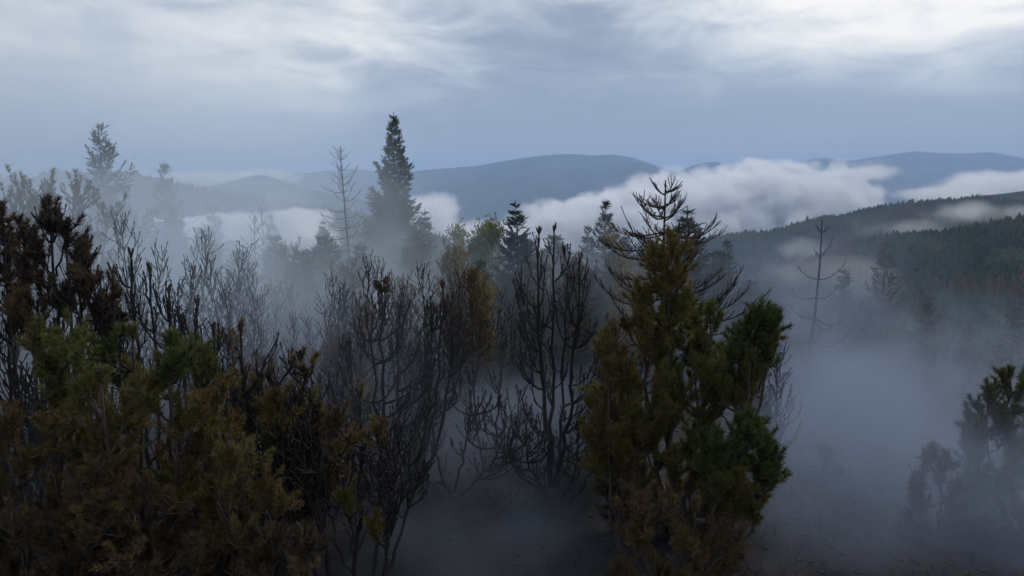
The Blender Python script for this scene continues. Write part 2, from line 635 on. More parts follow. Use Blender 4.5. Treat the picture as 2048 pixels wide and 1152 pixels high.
hill_forest(HILLS['wooded_hill1400'], 'distant conifer forest covering the ridge that rises to the right edge', 19000, 10, 3, (0.0, 0.62))
hill_forest(HILLS['wooded_hill1500'], 'distant conifer forest covering the ridge behind the ragged spruce', 9000, 10, 4, (0.25, 1.0))
hill_forest(HILLS['wooded_hill620'], 'conifer forest covering the nearer shoulder at the right edge', 11000, 6.5, 5, (0.0, 0.55))

# ------------------------------------------------------------------ haze over everything
bpy.ops.mesh.primitive_cube_add(size=1)
hz = bpy.context.object
hz.name = 'haze'
hz.scale = (32000, 32000, 1010)
hz.location = (0, 4000, 25)
tag(hz, 'thin blue haze filling the valleys and fading the far mountains', 'haze', kind='stuff')
m, t, o = mat('haze_air')
pv = t.n.new('ShaderNodeVolumePrincipled')
pv.inputs['Color'].default_value = (0.48, 0.67, 1.0, 1)
pv.inputs['Density'].default_value = 0.00013
pv.inputs['Density Attribute'].default_value = ''
t.l.new(pv.outputs[0], o.inputs['Volume'])
hz.data.materials.append(m)

# ------------------------------------------------------------------ clouds and smoke (volumes)
_ball = {}


def ball(name, loc, rad, material, dens=1.0, rot=(0, 0, 0), parent=None):
    if material.name not in _ball:
        import bmesh
        bm = bmesh.new()
        bmesh.ops.create_icosphere(bm, subdivisions=3, radius=1.0)
        me = bpy.data.meshes.new('volume_shell')
        bm.to_mesh(me)
        bm.free()
        me.materials.append(material)
        _ball[material.name] = me
    o = bpy.data.objects.new(name, _ball[material.name])
    C.objects.link(o)
    o.location = loc
    o.scale = rad
    o.rotation_euler = rot
    o.color = (1, 1, 1, dens)
    if parent:
        o.parent = parent
    return o


V_CLOUD = volume_mat('cloud_vapour', (0.99, 0.985, 1.0), 0.026, 0.9, 0.0072, 10, 7.5, 0.0, 0.13, 1.0, fw=2.2, off=1.0)
V_MIST = volume_mat('mist_vapour', (0.99, 0.985, 1.0), 0.0060, 1.2, 0.014, 7, 6.0, 0.3, 0.35, 1.0, fw=1.2, off=0.8)


def cloud(label, billows, vm=None):
    e = None
    for (px, py, Y, rx, ry, rz, dn) in billows:
        c = P(px, py, Y)
        if e is None:
            e = empty('valley_cloud', c)
            tag(e, label, 'cloud', kind='stuff')
            root = c
        k = Y / F
        ball('billow', c - root, (rx * k * 1.3, ry * 1.3, rz * k * 1.35), vm or V_CLOUD, dn, parent=e)


# px, py, depth, half-width px, half-depth m, half-height px, density
cloud('large white cloud bank filling the valley right of the centre pine',
      [(1500, 415, 3200, 230, 420, 80, 1.0), (1600, 382, 3300, 130, 350, 52, 0.9), (1400, 430, 3000, 220, 360, 75, 1.0),
       (1230, 450, 2800, 190, 330, 55, 1.0), (1085, 478, 2700, 110, 300, 42, 1.0), (1500, 358, 3400, 80, 300, 34, 1.0), (1690, 345, 3300, 70, 240, 24, 0.4), (1740, 345, 3300, 60, 200, 16, 0.3)])
cloud('low white cloud in the valley left of the tall spruce',
      [(470, 458, 1300, 150, 150, 34, 2.6), (600, 440, 1330, 60, 120, 26, 2.6), (560, 475, 1250, 130, 150, 34, 2.4), (400, 450, 1280, 70, 110, 24, 2.2)])
cloud('small white cloud rising just right of the tall spruce',
      [(865, 430, 2900, 66, 240, 42, 0.9), (930, 462, 2900, 60, 200, 26, 0.6)])
cloud('thin white cloud cap on the shoulder of the pointed hill',
      [(440, 360, 5200, 130, 300, 17, 0.5), (530, 354, 5300, 70, 260, 14, 0.45)])
cloud('white cloud streak above the ridge at the right edge',
      [(1990, 375, 2400, 120, 260, 30, 0.55), (1880, 392, 2300, 90, 200, 17, 0.5)])
cloud('torn grey mist lying on the wooded ridge at the right',
      [(1800, 455, 1050, 110, 90, 22, 1.0), (1930, 425, 1050, 110, 90, 22, 1.2), (1620, 500, 1000, 90, 80, 22, 0.9), (1700, 560, 560, 130, 50, 40, 0.9), (1570, 560, 560, 60, 40, 40, 0.8)], V_MIST)

V_SMOKE = volume_mat('smoke', (0.76, 0.87, 1.0), 1.0, 1.0, 0.20, 4, 2.2, 0.25, 0.45, 0.6, (1, 1, 1.3), 1.5)


V_GREY = volume_mat('grey_smoke', (0.36, 0.43, 0.57), 1.0, 1.3, 0.24, 6, 5.6, 0.25, 0.45, 0.6, (1, 1, 1.2), 1.5)


def smoke(label, px, py, Y, rad, dn, rot=(0, 0, 0), vm=None):
    o = ball('smoke', P(px, py, Y), rad, vm or V_SMOKE, dn, rot)
    tag(o, label, 'smoke', kind='stuff')


smoke('pale blue smoke filling the stand of shrubs at the left', 170, 570, 19, (12, 10, 5.0), 0.16)
smoke('pale smoke column rising into the sky at the far left', 40, 180, 30, (16, 10, 14), 0.085, (0, R(12), 0))
smoke('low pale smoke drifting at the foot of the tall spruce', 800, 600, 24, (10, 7, 2.8), 0.13)
smoke('thin bluish smoke seeping through the thicket left of centre', 620, 800, 9.5, (4.5, 3.0, 1.9), 0.045, vm=V_GREY)
smoke('dim smoke lying on the burnt ground between the bare pines', 980, 930, 9.8, (4.4, 4.2, 1.6), 0.20, vm=V_GREY)
smoke('grey smoke pouring up the gully at the right', 1880, 900, 16, (8.0, 8, 4.2), 0.08, vm=V_GREY)
smoke('low grey smoke on the slope at the lower right corner', 1800, 1040, 9.4, (5.0, 4.6, 2.4), 0.23, vm=V_GREY)
smoke('thin blue smoke behind the large centre pine', 1400, 620, 20, (9, 7, 3.4), 0.055, vm=V_GREY)
smoke('pale smoke veil rising over the ragged spruce towards the dead skeleton tree', 330, 300, 24, (9, 5, 6.5), 0.06, (0, R(20), 0))
smoke('faint smoke veil before the tall spruce and the dead skeleton tree', 640, 380, 31, (9, 5, 6), 0.035)
# ------------------------------------------------------------------ shoots and leaves
T_PINE = [needle_template(92, 0.17, 0.066, 0.0078, (32, 78)) for _ in range(4)]
T_PINE_MID = [needle_template(30, 0.18, 0.070, 0.013, (30, 70)) for _ in range(4)]
T_SPRUCE = [needle_template(17, 0.36, 0.14, 0.050, (28, 70), 0.4) for _ in range(5)]
T_STUBBY = [needle_template(34, 0.20, 0.030, 0.008, (25, 70), 0.2) for _ in range(4)]
T_LEAF = [leaf_template(12, 0.10, 0.085, 0.05) for _ in range(5)]
UP = np.array([0, 0, 1.0])


def side_dir(axis, ang, az):
    """unit vector leaving axis at angle ang (radians), at azimuth az round it"""
    axis = nrm(axis)
    ref = np.array([1.0, 0, 0]) if abs(axis[0]) < 0.8 else np.array([0, 1.0, 0])
    a = nrm(np.cross(axis, ref))
    b2 = np.cross(axis, a)
    return nrm(axis * math.cos(ang) + (a * math.cos(az) + b2 * math.sin(az)) * math.sin(ang))


def sstep(x, a, b):
    x = min(1.0, max(0.0, (x - a) / (b - a)))
    return x * x * (3 - 2 * x)


def pine_tree(name, H=3.0, stems=3, splay=0.45, blen=0.30, whorl=0.22, leaf=None, tone=(0.3, 0.6), detail='near',
              bare_below=0.0, tuft=1.0, stem_r=0.035, material=None, cones=0, twig=1.0, curl=1.1, lean=None, sparse=0.0, start=0.12, width_top=0.22, nbr=(3, 6)):
    """mountain pine: several stems splaying from one root, whorls of branches that sweep upwards.
    leaf None = burnt bare; otherwise a share of shoots that still carry needles"""
    root = empty(name)
    near = detail == 'near'
    bm_ = material or (M_BURNT if leaf is None else M_BARK)
    tw_all, nd_all = MB(), []
    for s in range(stems):
        az0 = 2 * math.pi * (s + rng.uniform(-0.25, 0.25)) / stems
        hs = H * (1.0 if s == 0 else rng.uniform(0.68, 0.97))
        sp = splay * (0.35 if s == 0 and stems > 2 else rng.uniform(0.7, 1.2))
        d0 = np.array([math.sin(sp) * math.cos(az0), math.sin(sp) * math.sin(az0), math.cos(sp)])
        if lean is not None:
            d0 = nrm(d0 + np.array(lean))
        base = np.array([math.cos(az0), math.sin(az0), 0]) * (0.05 if stems > 1 else 0)
        base[2] = -0.06
        L = hs / max(0.75, math.cos(sp * 0.6))
        pts = curve(base, d0, L, 12, curl * sp + 0.05, 0.035)
        pts[:, 2] *= hs / pts[-1, 2]
        mb = MB()
        tube(mb, pts, stem_r * rng.uniform(0.8, 1.05) * (hs / 3.0), 0.007, 7 if near else 5, power=0.85, rough=0.06)
        if near:
            mb.build('stem', bm_, root)
        else:
            tw_all.v += mb.v
            tw_all.f += [f + tw_all.n for f in mb.f]
            tw_all.t += mb.t
            tw_all.n += mb.n
        # whorls
        t = start + rng.uniform(0, 0.05)
        while t < 0.985:
            p, ax = at(pts, t)
            nb = rng.integers(*nbr)
            a0 = rng.random() * 6.28
            for k in range(nb):
                if rng.random() < sparse:
                    continue
                az = a0 + 2 * math.pi * k / nb + rng.uniform(-0.4, 0.4)
                bl = hs * (width_top * 0.45 + blen * (1 - t) ** 0.75) * rng.uniform(0.6, 1.1)
                ang = R((rng.uniform(50, 78) if leaf is not None else rng.uniform(52, 72)) - 20 * t)
                d = side_dir(ax, ang, az)
                bp = curve(p, d, bl, 7, (0.42 if leaf is not None else 1.35) * curl, 0.10)
                r0 = max(0.0085, stem_r * 0.38 * (bl / (hs * 0.35)) * (hs / 3))
                wood = MB()
                items = []
                tube(wood, bp, r0 if near else r0 * 1.3, 0.0062 if near else 0.009, 5 if near else 3, rough=0.05 if near else 0)
                has = leaf is not None and rng.random() < leaf and (t > bare_below + rng.uniform(-0.08, 0.08))

                def tip(pp, dd, tt):
                    if has:
                        tn = tone[0] + (tone[1] - tone[0]) * rng.beta(1.6, 1.6)
                        items.append((pp, dd + np.array([0, 0, 0.10]), tuft * rng.uniform(0.75, 1.4), tn))
                    else:
                        e = pp + nrm(dd) * rng.uniform(0.03, 0.06)
                        tube(wood, np.array([pp, (pp + e) / 2, e]), 0.010, 0.013, 4 if near else 3)

                # twigs along the branch
                nt = int(max(2, bl / (0.14 if leaf is not None and near else 0.17)) * twig)
                for q_ in range(nt):
                    tt = 0.28 + 0.70 * (q_ + rng.random()) / nt
                    pp, aa = at(bp, min(tt, 0.98))
                    tl = (rng.uniform(0.10, 0.26) if leaf is not None else rng.uniform(0.14, 0.42)) * (1.25 - 0.55 * tt) * (hs / 3.0) ** 0.5
                    dd = side_dir(aa, R(rng.uniform(30, 66)), rng.random() * 6.28)
                    if dd[2] < -0.2:
                        dd[2] *= -0.4
                    tp = curve(pp, dd, tl, 3, 0.5 if leaf is not None else 1.1, 0.08)
                    tube(wood, tp, 0.0075 if near else 0.0095, 0.0052 if near else 0.008, 4 if near else 3)
                    e_d = tp[-1] - tp[-2]
                    tip(tp[-1] - nrm(e_d) * 0.05, e_d, tt)
                    if has:
                        if rng.random() < 0.45:
                            items.append((tp[1], e_d, tuft * 0.85, tone[0] + (tone[1] - tone[0]) * rng.beta(2.2, 1.2)))
                    elif near and leaf is None and rng.random() < 0.35:
                        p2, a2 = at(tp, 0.6)
                        e2 = curve(p2, side_dir(a2, R(40), rng.random() * 6.28), tl * 0.5, 2, 0.9, 0.05)
                        tube(wood, e2, 0.0042, 0.006, 3)
                tip(bp[-1] - nrm(bp[-1] - bp[-2]) * 0.04, bp[-1] - bp[-2], 1.0)
                if has:
                    items.append((bp[-2], bp[-1] - bp[-2], tuft, rng.uniform(*tone)))
                if near:
                    bo = wood.build('branch', bm_, root)
                    if items:
                        nm = MB()
                        put_tufts(nm, items, T_PINE)
                        nm.build('needles', M_PINE, bo, smooth=False)
                else:
                    tw_all.v += wood.v
                    tw_all.f += [f + tw_all.n for f in wood.f]
                    tw_all.t += wood.t
                    tw_all.n += wood.n
                    nd_all += items
            t += whorl / hs * rng.uniform(0.8, 1.2) * 1.0
        # leader
        ld = MB()
        if leaf is not None and (1 > bare_below) and leaf > 0.3:
            its = [(pts[-1] - UP * 0.08, UP + rng.normal(0, .2, 3), tuft * 1.1, rng.uniform(*tone)) for _ in range(3)]
            if near:
                put_tufts(ld, its, T_PINE)
                ld.build('leader_needles', M_PINE, root, smooth=False)
            else:
                nd_all += its
        elif near:
            for k in range(4):
                tube(ld, curve(pts[-1] - UP * 0.02, side_dir(UP, R(rng.uniform(8, 26)), k * 1.6), rng.uniform(0.06, 0.11), 2, 0.3, 0.03), 0.008, 0.011, 5)
            ld.build('bud', M_STUB, root)
    if not near:
        tw_all.build('limbs', bm_, root)
        if nd_all:
            nm = MB()
            put_tufts(nm, nd_all, T_PINE_MID)
            nm.build('crown', M_PINE, root, smooth=False)
    for c in range(cones):
        cb = MB()
        a0 = rng.random() * 6.28
        p = pts[-1] + np.array([0.035 * math.cos(a0 + c * 2.1), 0.035 * math.sin(a0 + c * 2.1), -0.02 + 0.05 * c])
        cone_shape(cb, p, nrm(np.array([math.cos(a0 + c * 2.1) * 0.5, math.sin(a0 + c * 2.1) * 0.5, 1.0])), 0.085, 0.032)
        cb.build('cone', M_STUB, root, smooth=False)
    root['H'] = float(H)
    return root


def cone_shape(mb, p, d, L, r):
    n, s = 7, 8
    x = nrm(np.cross(d, [0.3, 0.9, 0.1]))
    y = np.cross(d, x)
    V = []
    for i in range(n):
        t = i / (n - 1)
        rr = r * math.sin(math.pi * (0.12 + 0.82 * t)) ** 0.7
        for j in range(s):
            a = 2 * math.pi * (j + 0.5 * (i % 2)) / s
            k = rr * (1.22 if (i + j) % 2 else 0.82)
            V.append(p + d * (t * L) + x * math.cos(a) * k + y * math.sin(a) * k)
    f = []
    for i in range(n - 1):
        for j in range(s):
            a, b_, c, e = i * s + j, i * s + (j + 1) % s, (i + 1) * s + (j + 1) % s, (i + 1) * s + j
            f += [(a, b_, c), (a, c, e)]
    mb.add(np.array(V), f)


def spruce_tree(name, H=11.0, width=0.20, tone=(0.0, 0.45), dens=1.0, bare_below=0.0, droop=-0.25, gap=0.0, ragged=0.25, r=0.13, spray=1.0, leaf=1.0, lift=0.35, tpl=None, top_thin=1.0):
    """spruce: straight tapering trunk, whorls of slightly drooping boughs set with sprays of needles"""
    root = empty(name)
    tr = MB()
    pts = curve((0, 0, -0.3), (0, 0, 1), H + 0.3, 14, 0.02, 0.012)
    pts[:, :2] -= np.linspace(0, 1, 15)[:, None] * pts[-1, :2]
    tube(tr, pts, r, 0.012, 8, power=0.9, rough=0.04)
    tr.build('trunk', M_GREYBARK, root)
    wood = MB()
    items = []
    t = 0.04
    while t < 0.985:
        p, ax = at(pts, t)
        nb = int(rng.integers(5, 8))
        a0 = rng.random() * 6.28
        side = 1 + ragged * math.sin(t * 17 + a0 * 0)
        for k in range(nb):
            if rng.random() < gap:
                continue
            az = a0 + 2 * math.pi * k / nb + rng.uniform(-0.3, 0.3)
            bl = H * width * ((1 - t) ** 1.0 * 1.05 + 0.03) * rng.uniform(0.62, 1.2) * max(0.45, 1 + 2.0 * ragged * min(1.0, (1 - t) * 4.0) * mnoise.noise(Vector((math.cos(az) * 1.1, math.sin(az) * 1.1 + H, t * 9.0))))
            el = R(rng.uniform(-14, 8) + 42 * t)
            d = np.array([math.cos(az) * math.cos(el), math.sin(az) * math.cos(el), math.sin(el)])
            p, _a = at(pts, min(0.975, max(0.02, t + rng.uniform(-0.5, 0.5) * 0.45 / H)))
            bp = curve(p, d, bl, 6, 0, 0.05)
            ss = np.linspace(0, 1, 7)
            bp[:, 2] += bl * (droop * np.sin(ss * math.pi) * (1 - t) + lift * ss ** 3 * 0.5)
            tube(wood, bp, max(0.008, 0.035 * bl / (H * width)), 0.005, 4)
            green = rng.random() < leaf and t > bare_below + rng.uniform(-0.07, 0.07)
            n = int(max(4, bl / 0.085 * dens))
            for q_ in range(n):
                tt = 0.14 + 0.86 * (q_ + rng.random()) / n
                pp, aa = at(bp, min(0.99, tt))
                sd_ = (-1) ** q_
                lat = nrm(np.cross(aa, UP)) * sd_
                dd = nrm(aa * 0.75 + lat * rng.uniform(0.5, 1.1) + np.array([0, 0, rng.uniform(-0.35, 0.30)]))
                tl = min(0.55, bl * 0.42) * (1.05 - 0.6 * tt) * rng.uniform(0.7, 1.2)
                if green:
                    tn = rng.uniform(*tone)
                    items.append((pp, dd, spray * rng.uniform(0.7, 1.15) * (0.45 + 0.55 * min(1.0, (1 - t) * 5)), tn))
                    if tl > 0.25:
                        items.append((pp + dd * tl * 0.6, dd + np.array([0, 0, -0.1]), spray * rng.uniform(0.7, 1.1), tn))
                elif q_ % 2 == 0:
                    tube(wood, np.array([pp, pp + dd * tl * 0.5, pp + dd * tl + UP * 0.05]), 0.007, 0.004, 3)
            if green:
                items.append((bp[-1] - nrm(bp[-1] - bp[-2]) * 0.12, bp[-1] - bp[-2], spray * (0.40 + 0.6 * min(1.0, (1 - t) * 5)), rng.uniform(*tone)))
        t += max(0.018, 0.32 / H) * rng.uniform(0.8, 1.25)
    items.append((pts[-1] - UP * 0.12, UP, spray * 0.42, 0.2))
    items.append((pts[-1] - UP * 0.32, UP, spray * 0.5, 0.2))
    wood.build('boughs', M_GREYBARK, root)
    if items:
        mb = MB()
        put_tufts(mb, items, tpl or T_SPRUCE)
        mb.build('crown', M_SPRUCE, root, smooth=False)
    root['H'] = float(H)
    return root


def dead_conifer(name, H=9.0, width=0.24, first=0.18, step=0.42, nb=(4, 6), r=0.10, lift=0.9, twigs=0.5, seedtone=0, top_curl=1.6, sag=-0.35):
    """dead conifer: bare trunk with long J-shaped branches that sag and then sweep up"""
    root = empty(name)
    tr = MB()
    pts = curve((0, 0, -0.3), (rng.uniform(-.05, .05), 0, 1), H + 0.3, 14, 0.03, 0.02)
    pts[:, :2] -= np.linspace(0, 1, 15)[:, None] * pts[-1, :2]
    tube(tr, pts, r, 0.014, 8, power=0.9, rough=0.05)
    tr.build('trunk', M_BURNT, root)
    t = first
    while t < 0.985:
        p, ax = at(pts, t)
        n = rng.integers(nb[0], nb[1] + 1)
        a0 = rng.random() * 6.28
        for k in range(n):
            az = a0 + 2 * math.pi * k / n + rng.uniform(-0.35, 0.35)
            bl = H * width * ((1 - t) ** 0.62 * 0.95 + 0.06) * rng.uniform(0.5, 1.12)
            el = R(rng.uniform(-25, 2) + 50 * max(0, t - 0.55) * 2)
            d = np.array([math.cos(az) * math.cos(el), math.sin(az) * math.cos(el), math.sin(el)])
            bp = curve(p, d, bl, 8, 0, 0.05)
            ss = np.linspace(0, 1, 9)
            bp[:, 2] += bl * (sag * np.sin(ss * math.pi * 0.8) * (1 - t) + lift * ss ** top_curl * 0.62)
            wood = MB()
            tube(wood, bp, max(0.014, 0.042 * bl / (H * width)), 0.009, 4)
            for q_ in range(int(bl / 0.16 * twigs) + 1):
                tt = rng.uniform(0.35, 1.0)
                pp, aa = at(bp, min(0.99, tt))
                lat = nrm(np.cross(aa, UP)) * rng.choice([-1, 1])
                dd = nrm(aa * 0.8 + lat * 0.7 + UP * rng.uniform(-0.2, 0.6))
                tube(wood, curve(pp, dd, rng.uniform(0.1, 0.32), 2, 0.4, 0.1), 0.006, 0.004, 3)
            wood.build('branch', M_BURNT, root)
        t += step / H * rng.uniform(0.75, 1.3)
    root['H'] = float(H)
    return root


def broadleaf(name, H=4.0, spread=0.42, n=12, tone=(0.0, 0.5), leaves=9, gap=0.0):
    """small broadleaved tree with loose leafy sprays"""
    root = empty(name)
    tr, items = MB(), []
    for s in range(3):
        sp = rng.uniform(0.1, 0.35)
        az0 = s * 2.1 + rng.random()
        pts = curve((0, 0, -0.2), (math.sin(sp) * math.cos(az0), math.sin(sp) * math.sin(az0), 1), H * rng.uniform(0.8, 1.0), 9, 0.3, 0.08)
        tube(tr, pts, 0.05, 0.008, 6)
        for k in range(n):
            t = rng.uniform(0.25, 0.98)
            p, ax = at(pts, t)
            bp = curve(p, side_dir(ax, R(rng.uniform(35, 65)), rng.random() * 6.28), H * spread * (1.15 - t) * rng.uniform(0.6, 1.1), 5, 0.5, 0.14)
            tube(tr, bp, 0.014, 0.004, 4)
            if rng.random() < gap:
                continue
            for q_ in range(leaves):
                tt = rng.uniform(0.3, 1.0)
                pp, aa = at(bp, min(0.99, tt))
                items.append((pp + rng.normal(0, 0.05, 3), rng.normal(0, 1, 3), rng.uniform(0.8, 1.3), rng.uniform(*tone)))
    tr.build('limbs', M_GREYBARK, root)
    mb = MB()
    put_tufts(mb, items, T_LEAF)
    mb.build('crown', M_LEAF, root, smooth=False)
    root['H'] = float(H)
    return root


def true_height(o):
    """height of the tallest vertex, so that a placed tree reaches exactly the height asked for"""
    h = 0.0
    for ch in o.children:
        for c in (ch,) + tuple(ch.children):
            co = np.empty(len(c.data.vertices) * 3, np.float32)
            c.data.vertices.foreach_get('co', co)
            h = max(h, float(np.sort(co[2::3])[-max(1, len(co) // 3 // 2000)]))
    return h


def place(o, px, py_top, Y, label, cat, group=None, rz=None, base_px=None, wide=1.0, kind=None, sink=0.0):
    """stand the tree on the ground at depth Y under pixel column px; its top reaches the height seen at py_top"""
    top = P(px, py_top, Y)
    gx = P(base_px if base_px is not None else px, py_top, Y).x
    gz = ground_z(gx, Y) - sink
    s = max(0.15, (top.z - gz) / o['H'])
    o.location = (gx, Y, gz)
    lx = math.atan2(top.x - gx, top.z - gz)
    o.rotation_euler = (0, lx, 0) if rz is None else (0, lx, rz)
    o.scale = (s * wide, s * wide, s)
    tag(o, label, cat, group, kind)
    return o


used = set()


def inst(proto, *a, **k):
    if proto.name not in used:
        proto['H'] = true_height(proto)
    o = proto if proto.name not in used else copy_tree(proto)
    used.add(proto.name)
    return place(o, *a, **k)


def bez(p0, p1, p2, p3, n):
    s = np.linspace(0, 1, n + 1)[:, None]
    return (1 - s) ** 3 * p0 + 3 * (1 - s) ** 2 * s * p1 + 3 * (1 - s) * s ** 2 * p2 + s ** 3 * p3


T_BRUSH = [needle_template(100, 0.105, 0.062, 0.0072, (30, 108), 0.62) for _ in range(5)]


def grown_pine(name, label, cat, base_px, Y, stems, rows, n, tone=None, leaf=1.0, tuft=1.15, stem_r=0.045, twigs=3, depth=0.85, cones=0, rise=0.65,
               fill=0.30, wood_mat=None, kink=0.04, low=0.25, shoots=(4, 8)):
    """one pine grown limb by limb: stems reach the given tops, limbs leave them and end in clumps of shoots inside the crown outline.
    tone(px, py) gives the needle colour of a limb; leaf = share of limbs that still carry needles"""
    bx = P(base_px, 1000, Y).x
    base = np.array([bx, Y, ground_z(bx, Y)])
    root = empty(name, base)
    tag(root, label, cat)
    wm = wood_mat or (M_BARK if tone else M_BURNT)
    sts = []
    for k, (px, py, dy) in enumerate(stems):
        top = np.array(P(px, py, Y + dy)) - base
        h = top[2]
        hor = np.array([top[0], top[1], 0])
        p = bez(np.array([0.04 * math.cos(k * 2.2), 0.04 * math.sin(k * 2.2), -0.08]), hor * 0.55 + UP * h * 0.18, hor * 0.98 + UP * h * 0.52, top, 14)
        p[1:-1] += rng.normal(0, kink * 0.45, (13, 3)) * np.array([1, 1, 0.3])
        mb = MB()
        tube(mb, p, stem_r * (0.75 + 0.25 * h / 3.5) * (1 if k == 0 else 0.8), 0.010, 7, power=0.8, rough=0.07)
        st = mb.build('stem', wm, root)
        sts.append(p)
        wood, items = MB(), []
        for q_ in range(4):
            e = curve(p[-1] - UP * 0.03, side_dir(UP, R(rng.uniform(8, 30)), q_ * 1.6 + k), rng.uniform(0.07, 0.14), 2, 0.4, 0.04)
            tube(wood, e, 0.0085, 0.0125, 5)
            if tone and rng.random() < leaf:
                items.append((e[0], e[-1] - e[0], tuft * 1.1, tone(px, py) + rng.normal(0, 0.08)))
        bo = wood.build('bud_whorl', wm if tone else M_STUB, root)
        if items:
            nm = MB()
            put_tufts(nm, items, T_BRUSH)
            nm.build('needles', M_PINE, bo, smooth=False)
    ry = np.array([q_[0] for q_ in rows], float)
    rl = np.array([q_[1] for q_ in rows], float)
    rr = np.array([q_[2] for q_ in rows], float)
    wts = np.cumsum(np.concatenate([[0], (ry[1:] - ry[:-1]) * ((rr - rl)[1:] + (rr - rl)[:-1] + 60)]))
    wts /= wts[-1]
    for i in range(n):
        py = float(np.interp((i + rng.random()) / n, wts, ry))
        xl, xr = float(np.interp(py, ry, rl)), float(np.interp(py, ry, rr))
        u = rng.uniform(-1, 1)
        u = math.copysign(abs(u) ** (0.55 if rng.random() > fill else 1.2), u)
        px = (xl + xr) / 2 + u * (xr - xl) / 2
        dm = (xr - xl) / 2 / F * Y
        dy = rng.uniform(-1, 1) * math.sqrt(max(0.05, 1 - u * u)) * dm * depth
        E = np.array(P(px, py, Y + dy)) - base
        # stem whose line passes nearest below the end point
        best, bd = None, 1e9
        for p in sts:
            for k in range(2, len(p) - 1):
                d = np.linalg.norm((p[k] - E)[:2])
                drop = E[2] - p[k][2]
                want = rise * d + 0.12
                c = abs(drop - want) * 1.3 + d * 0.8 + rng.random() * 0.12
                if c < bd:
                    best, bd = p[k], c
        O = best
        v = E - O
        L = float(np.linalg.norm(v))
        if L < 0.10:
            continue
        hor = np.array([v[0], v[1], 0])
        if tone:
            bp = bez(O, O + hor * 0.45 + UP * v[2] * 0.12, O + hor * 0.72 + UP * (v[2] * 0.74), E, 8)
        else:
            bp = bez(O, O + hor * 0.48 + UP * v[2] * 0.12, O + hor * 0.90 + UP * (v[2] * 0.50), E, 9)
        bp[1:-1] += rng.normal(0, kink * (0.22 if tone else 0.14), (len(bp) - 2, 3))
        wood, items = MB(), []
        tube(wood, bp, min(0.022, (0.0095 if tone else 0.0085) + 0.008 * L), 0.0058, 5, rough=0.05)
        has = bool(tone) and rng.random() < leaf
        tn = (tone(px, py) + rng.normal(0, 0.10)) if tone else 0.5
        if has:
            ns = int(rng.integers(*shoots) * 1.35) + int(L * 4)
            for q_ in range(ns):
                tt = 1.0 - (q_ / ns) ** 1.1 * min(0.7, 0.24 / L + 0.16)
                pp, aa = at(bp, min(0.985, tt))
                dd = nrm(side_dir(aa, R(rng.uniform(28, 75)), rng.random() * 6.28) + UP * 0.08)
                tl = rng.uniform(0.04, 0.17)
                tp = curve(pp, dd, tl, 3, 0.35, 0.08)
                tube(wood, tp, 0.0075, 0.005, 4)
                items.append((tp[-1] - nrm(tp[-1] - tp[-2]) * 0.06, tp[-1] - tp[-2] + UP * 0.02, tuft * rng.uniform(0.75, 1.3), tn + rng.normal(0, 0.07)))
            items.append((bp[-1] - nrm(bp[-1] - bp[-2]) * 0.08, bp[-1] - bp[-2], tuft * 1.2, tn))
        else:
            ns = int(rng.integers(1, twigs + 1)) + int(L * 4.5)
            for q_ in range(ns):
                tt = rng.uniform(0.25, 0.97)
                pp, aa = at(bp, tt)
                dd = side_dir(aa, R(rng.uniform(28, 55)), rng.random() * 6.28)
                if dd[2] < 0:
                    dd[2] *= -0.3
                tl = rng.uniform(0.10, 0.34) * (1.2 - 0.6 * tt) * min(1.4, 0.6 + L * 0.6)
                tp = curve(pp, dd, tl, 4, 1.3, 0.09)
                tube(wood, tp, 0.0064, 0.0044, 4)
                tube(wood, np.array([tp[-1], tp[-1] + nrm(tp[-1] - tp[-2]) * rng.uniform(0.03, 0.06)]), 0.0062, 0.0085, 4)
            e_ = nrm(bp[-1] - bp[-2])
            tube(wood, np.array([bp[-1], bp[-1] + e_ * 0.03, bp[-1] + e_ * 0.07]), 0.0072, 0.0098, 5)
        bo = wood.build('branch', wm, root)
        if items:
            nm = MB()
            put_tufts(nm, items, T_BRUSH)
            nm.build('needles', M_PINE, bo, smooth=False)
    for c in range(cones):
        cb = MB()
        a0 = c * 2.1
        p = sts[0][-1] + np.array([0.04 * math.cos(a0), 0.04 * math.sin(a0), 0.0 + 0.035 * c])
        cone_shape(cb, p, nrm(np.array([math.cos(a0) * 0.6, math.sin(a0) * 0.6, 1.0])), 0.10, 0.036)
        cb.build('cone', M_STUB, root, smooth=False)
    return root


# ================================================================== large foreground pines
grown_pine('pine', 'broad chunky pine in the left foreground, green on top and rusty below', 'pine tree', 300, 5.6,
           [(110, 680, 0.1), (265, 672, 0.3), (340, 690, -0.2), (410, 720, 0.1), (200, 760, -0.5)],
           [(668, 90, 140), (680, 70, 360), (700, 66, 410), (780, 80, 450), (860, 140, 480), (960, 160, 490), (1080, 160, 480), (1200, 150, 470)], 112,
           tone=lambda px, py: 0.24 + 0.26 * sstep(py, 690, 860) + 0.16 * sstep(px, 300, 460) + 0.34 * sstep(py, 960, 1150), stem_r=0.050, fill=0.45, tuft=0.95, shoots=(6, 11))  # last term puts shade near the ground into needle colour, beyond the rust
grown_pine('pine', 'rusty brown pine cut by the left edge, lower left', 'pine tree', 20, 5.2,
           [(30, 850, 0.0), (110, 845, 0.2), (-60, 860, 0.1), (180, 900, 0.3)],
           [(835, 10, 60), (850, -80, 190), (900, -120, 250), (1000, -120, 280), (1180, -120, 260)], 60,
           tone=lambda px, py: 0.62 + 0.3 * sstep(py, 920, 1080), stem_r=0.040, fill=0.5, tuft=0.85, shoots=(7, 12))  # step on py paints low shade over the rusty tone
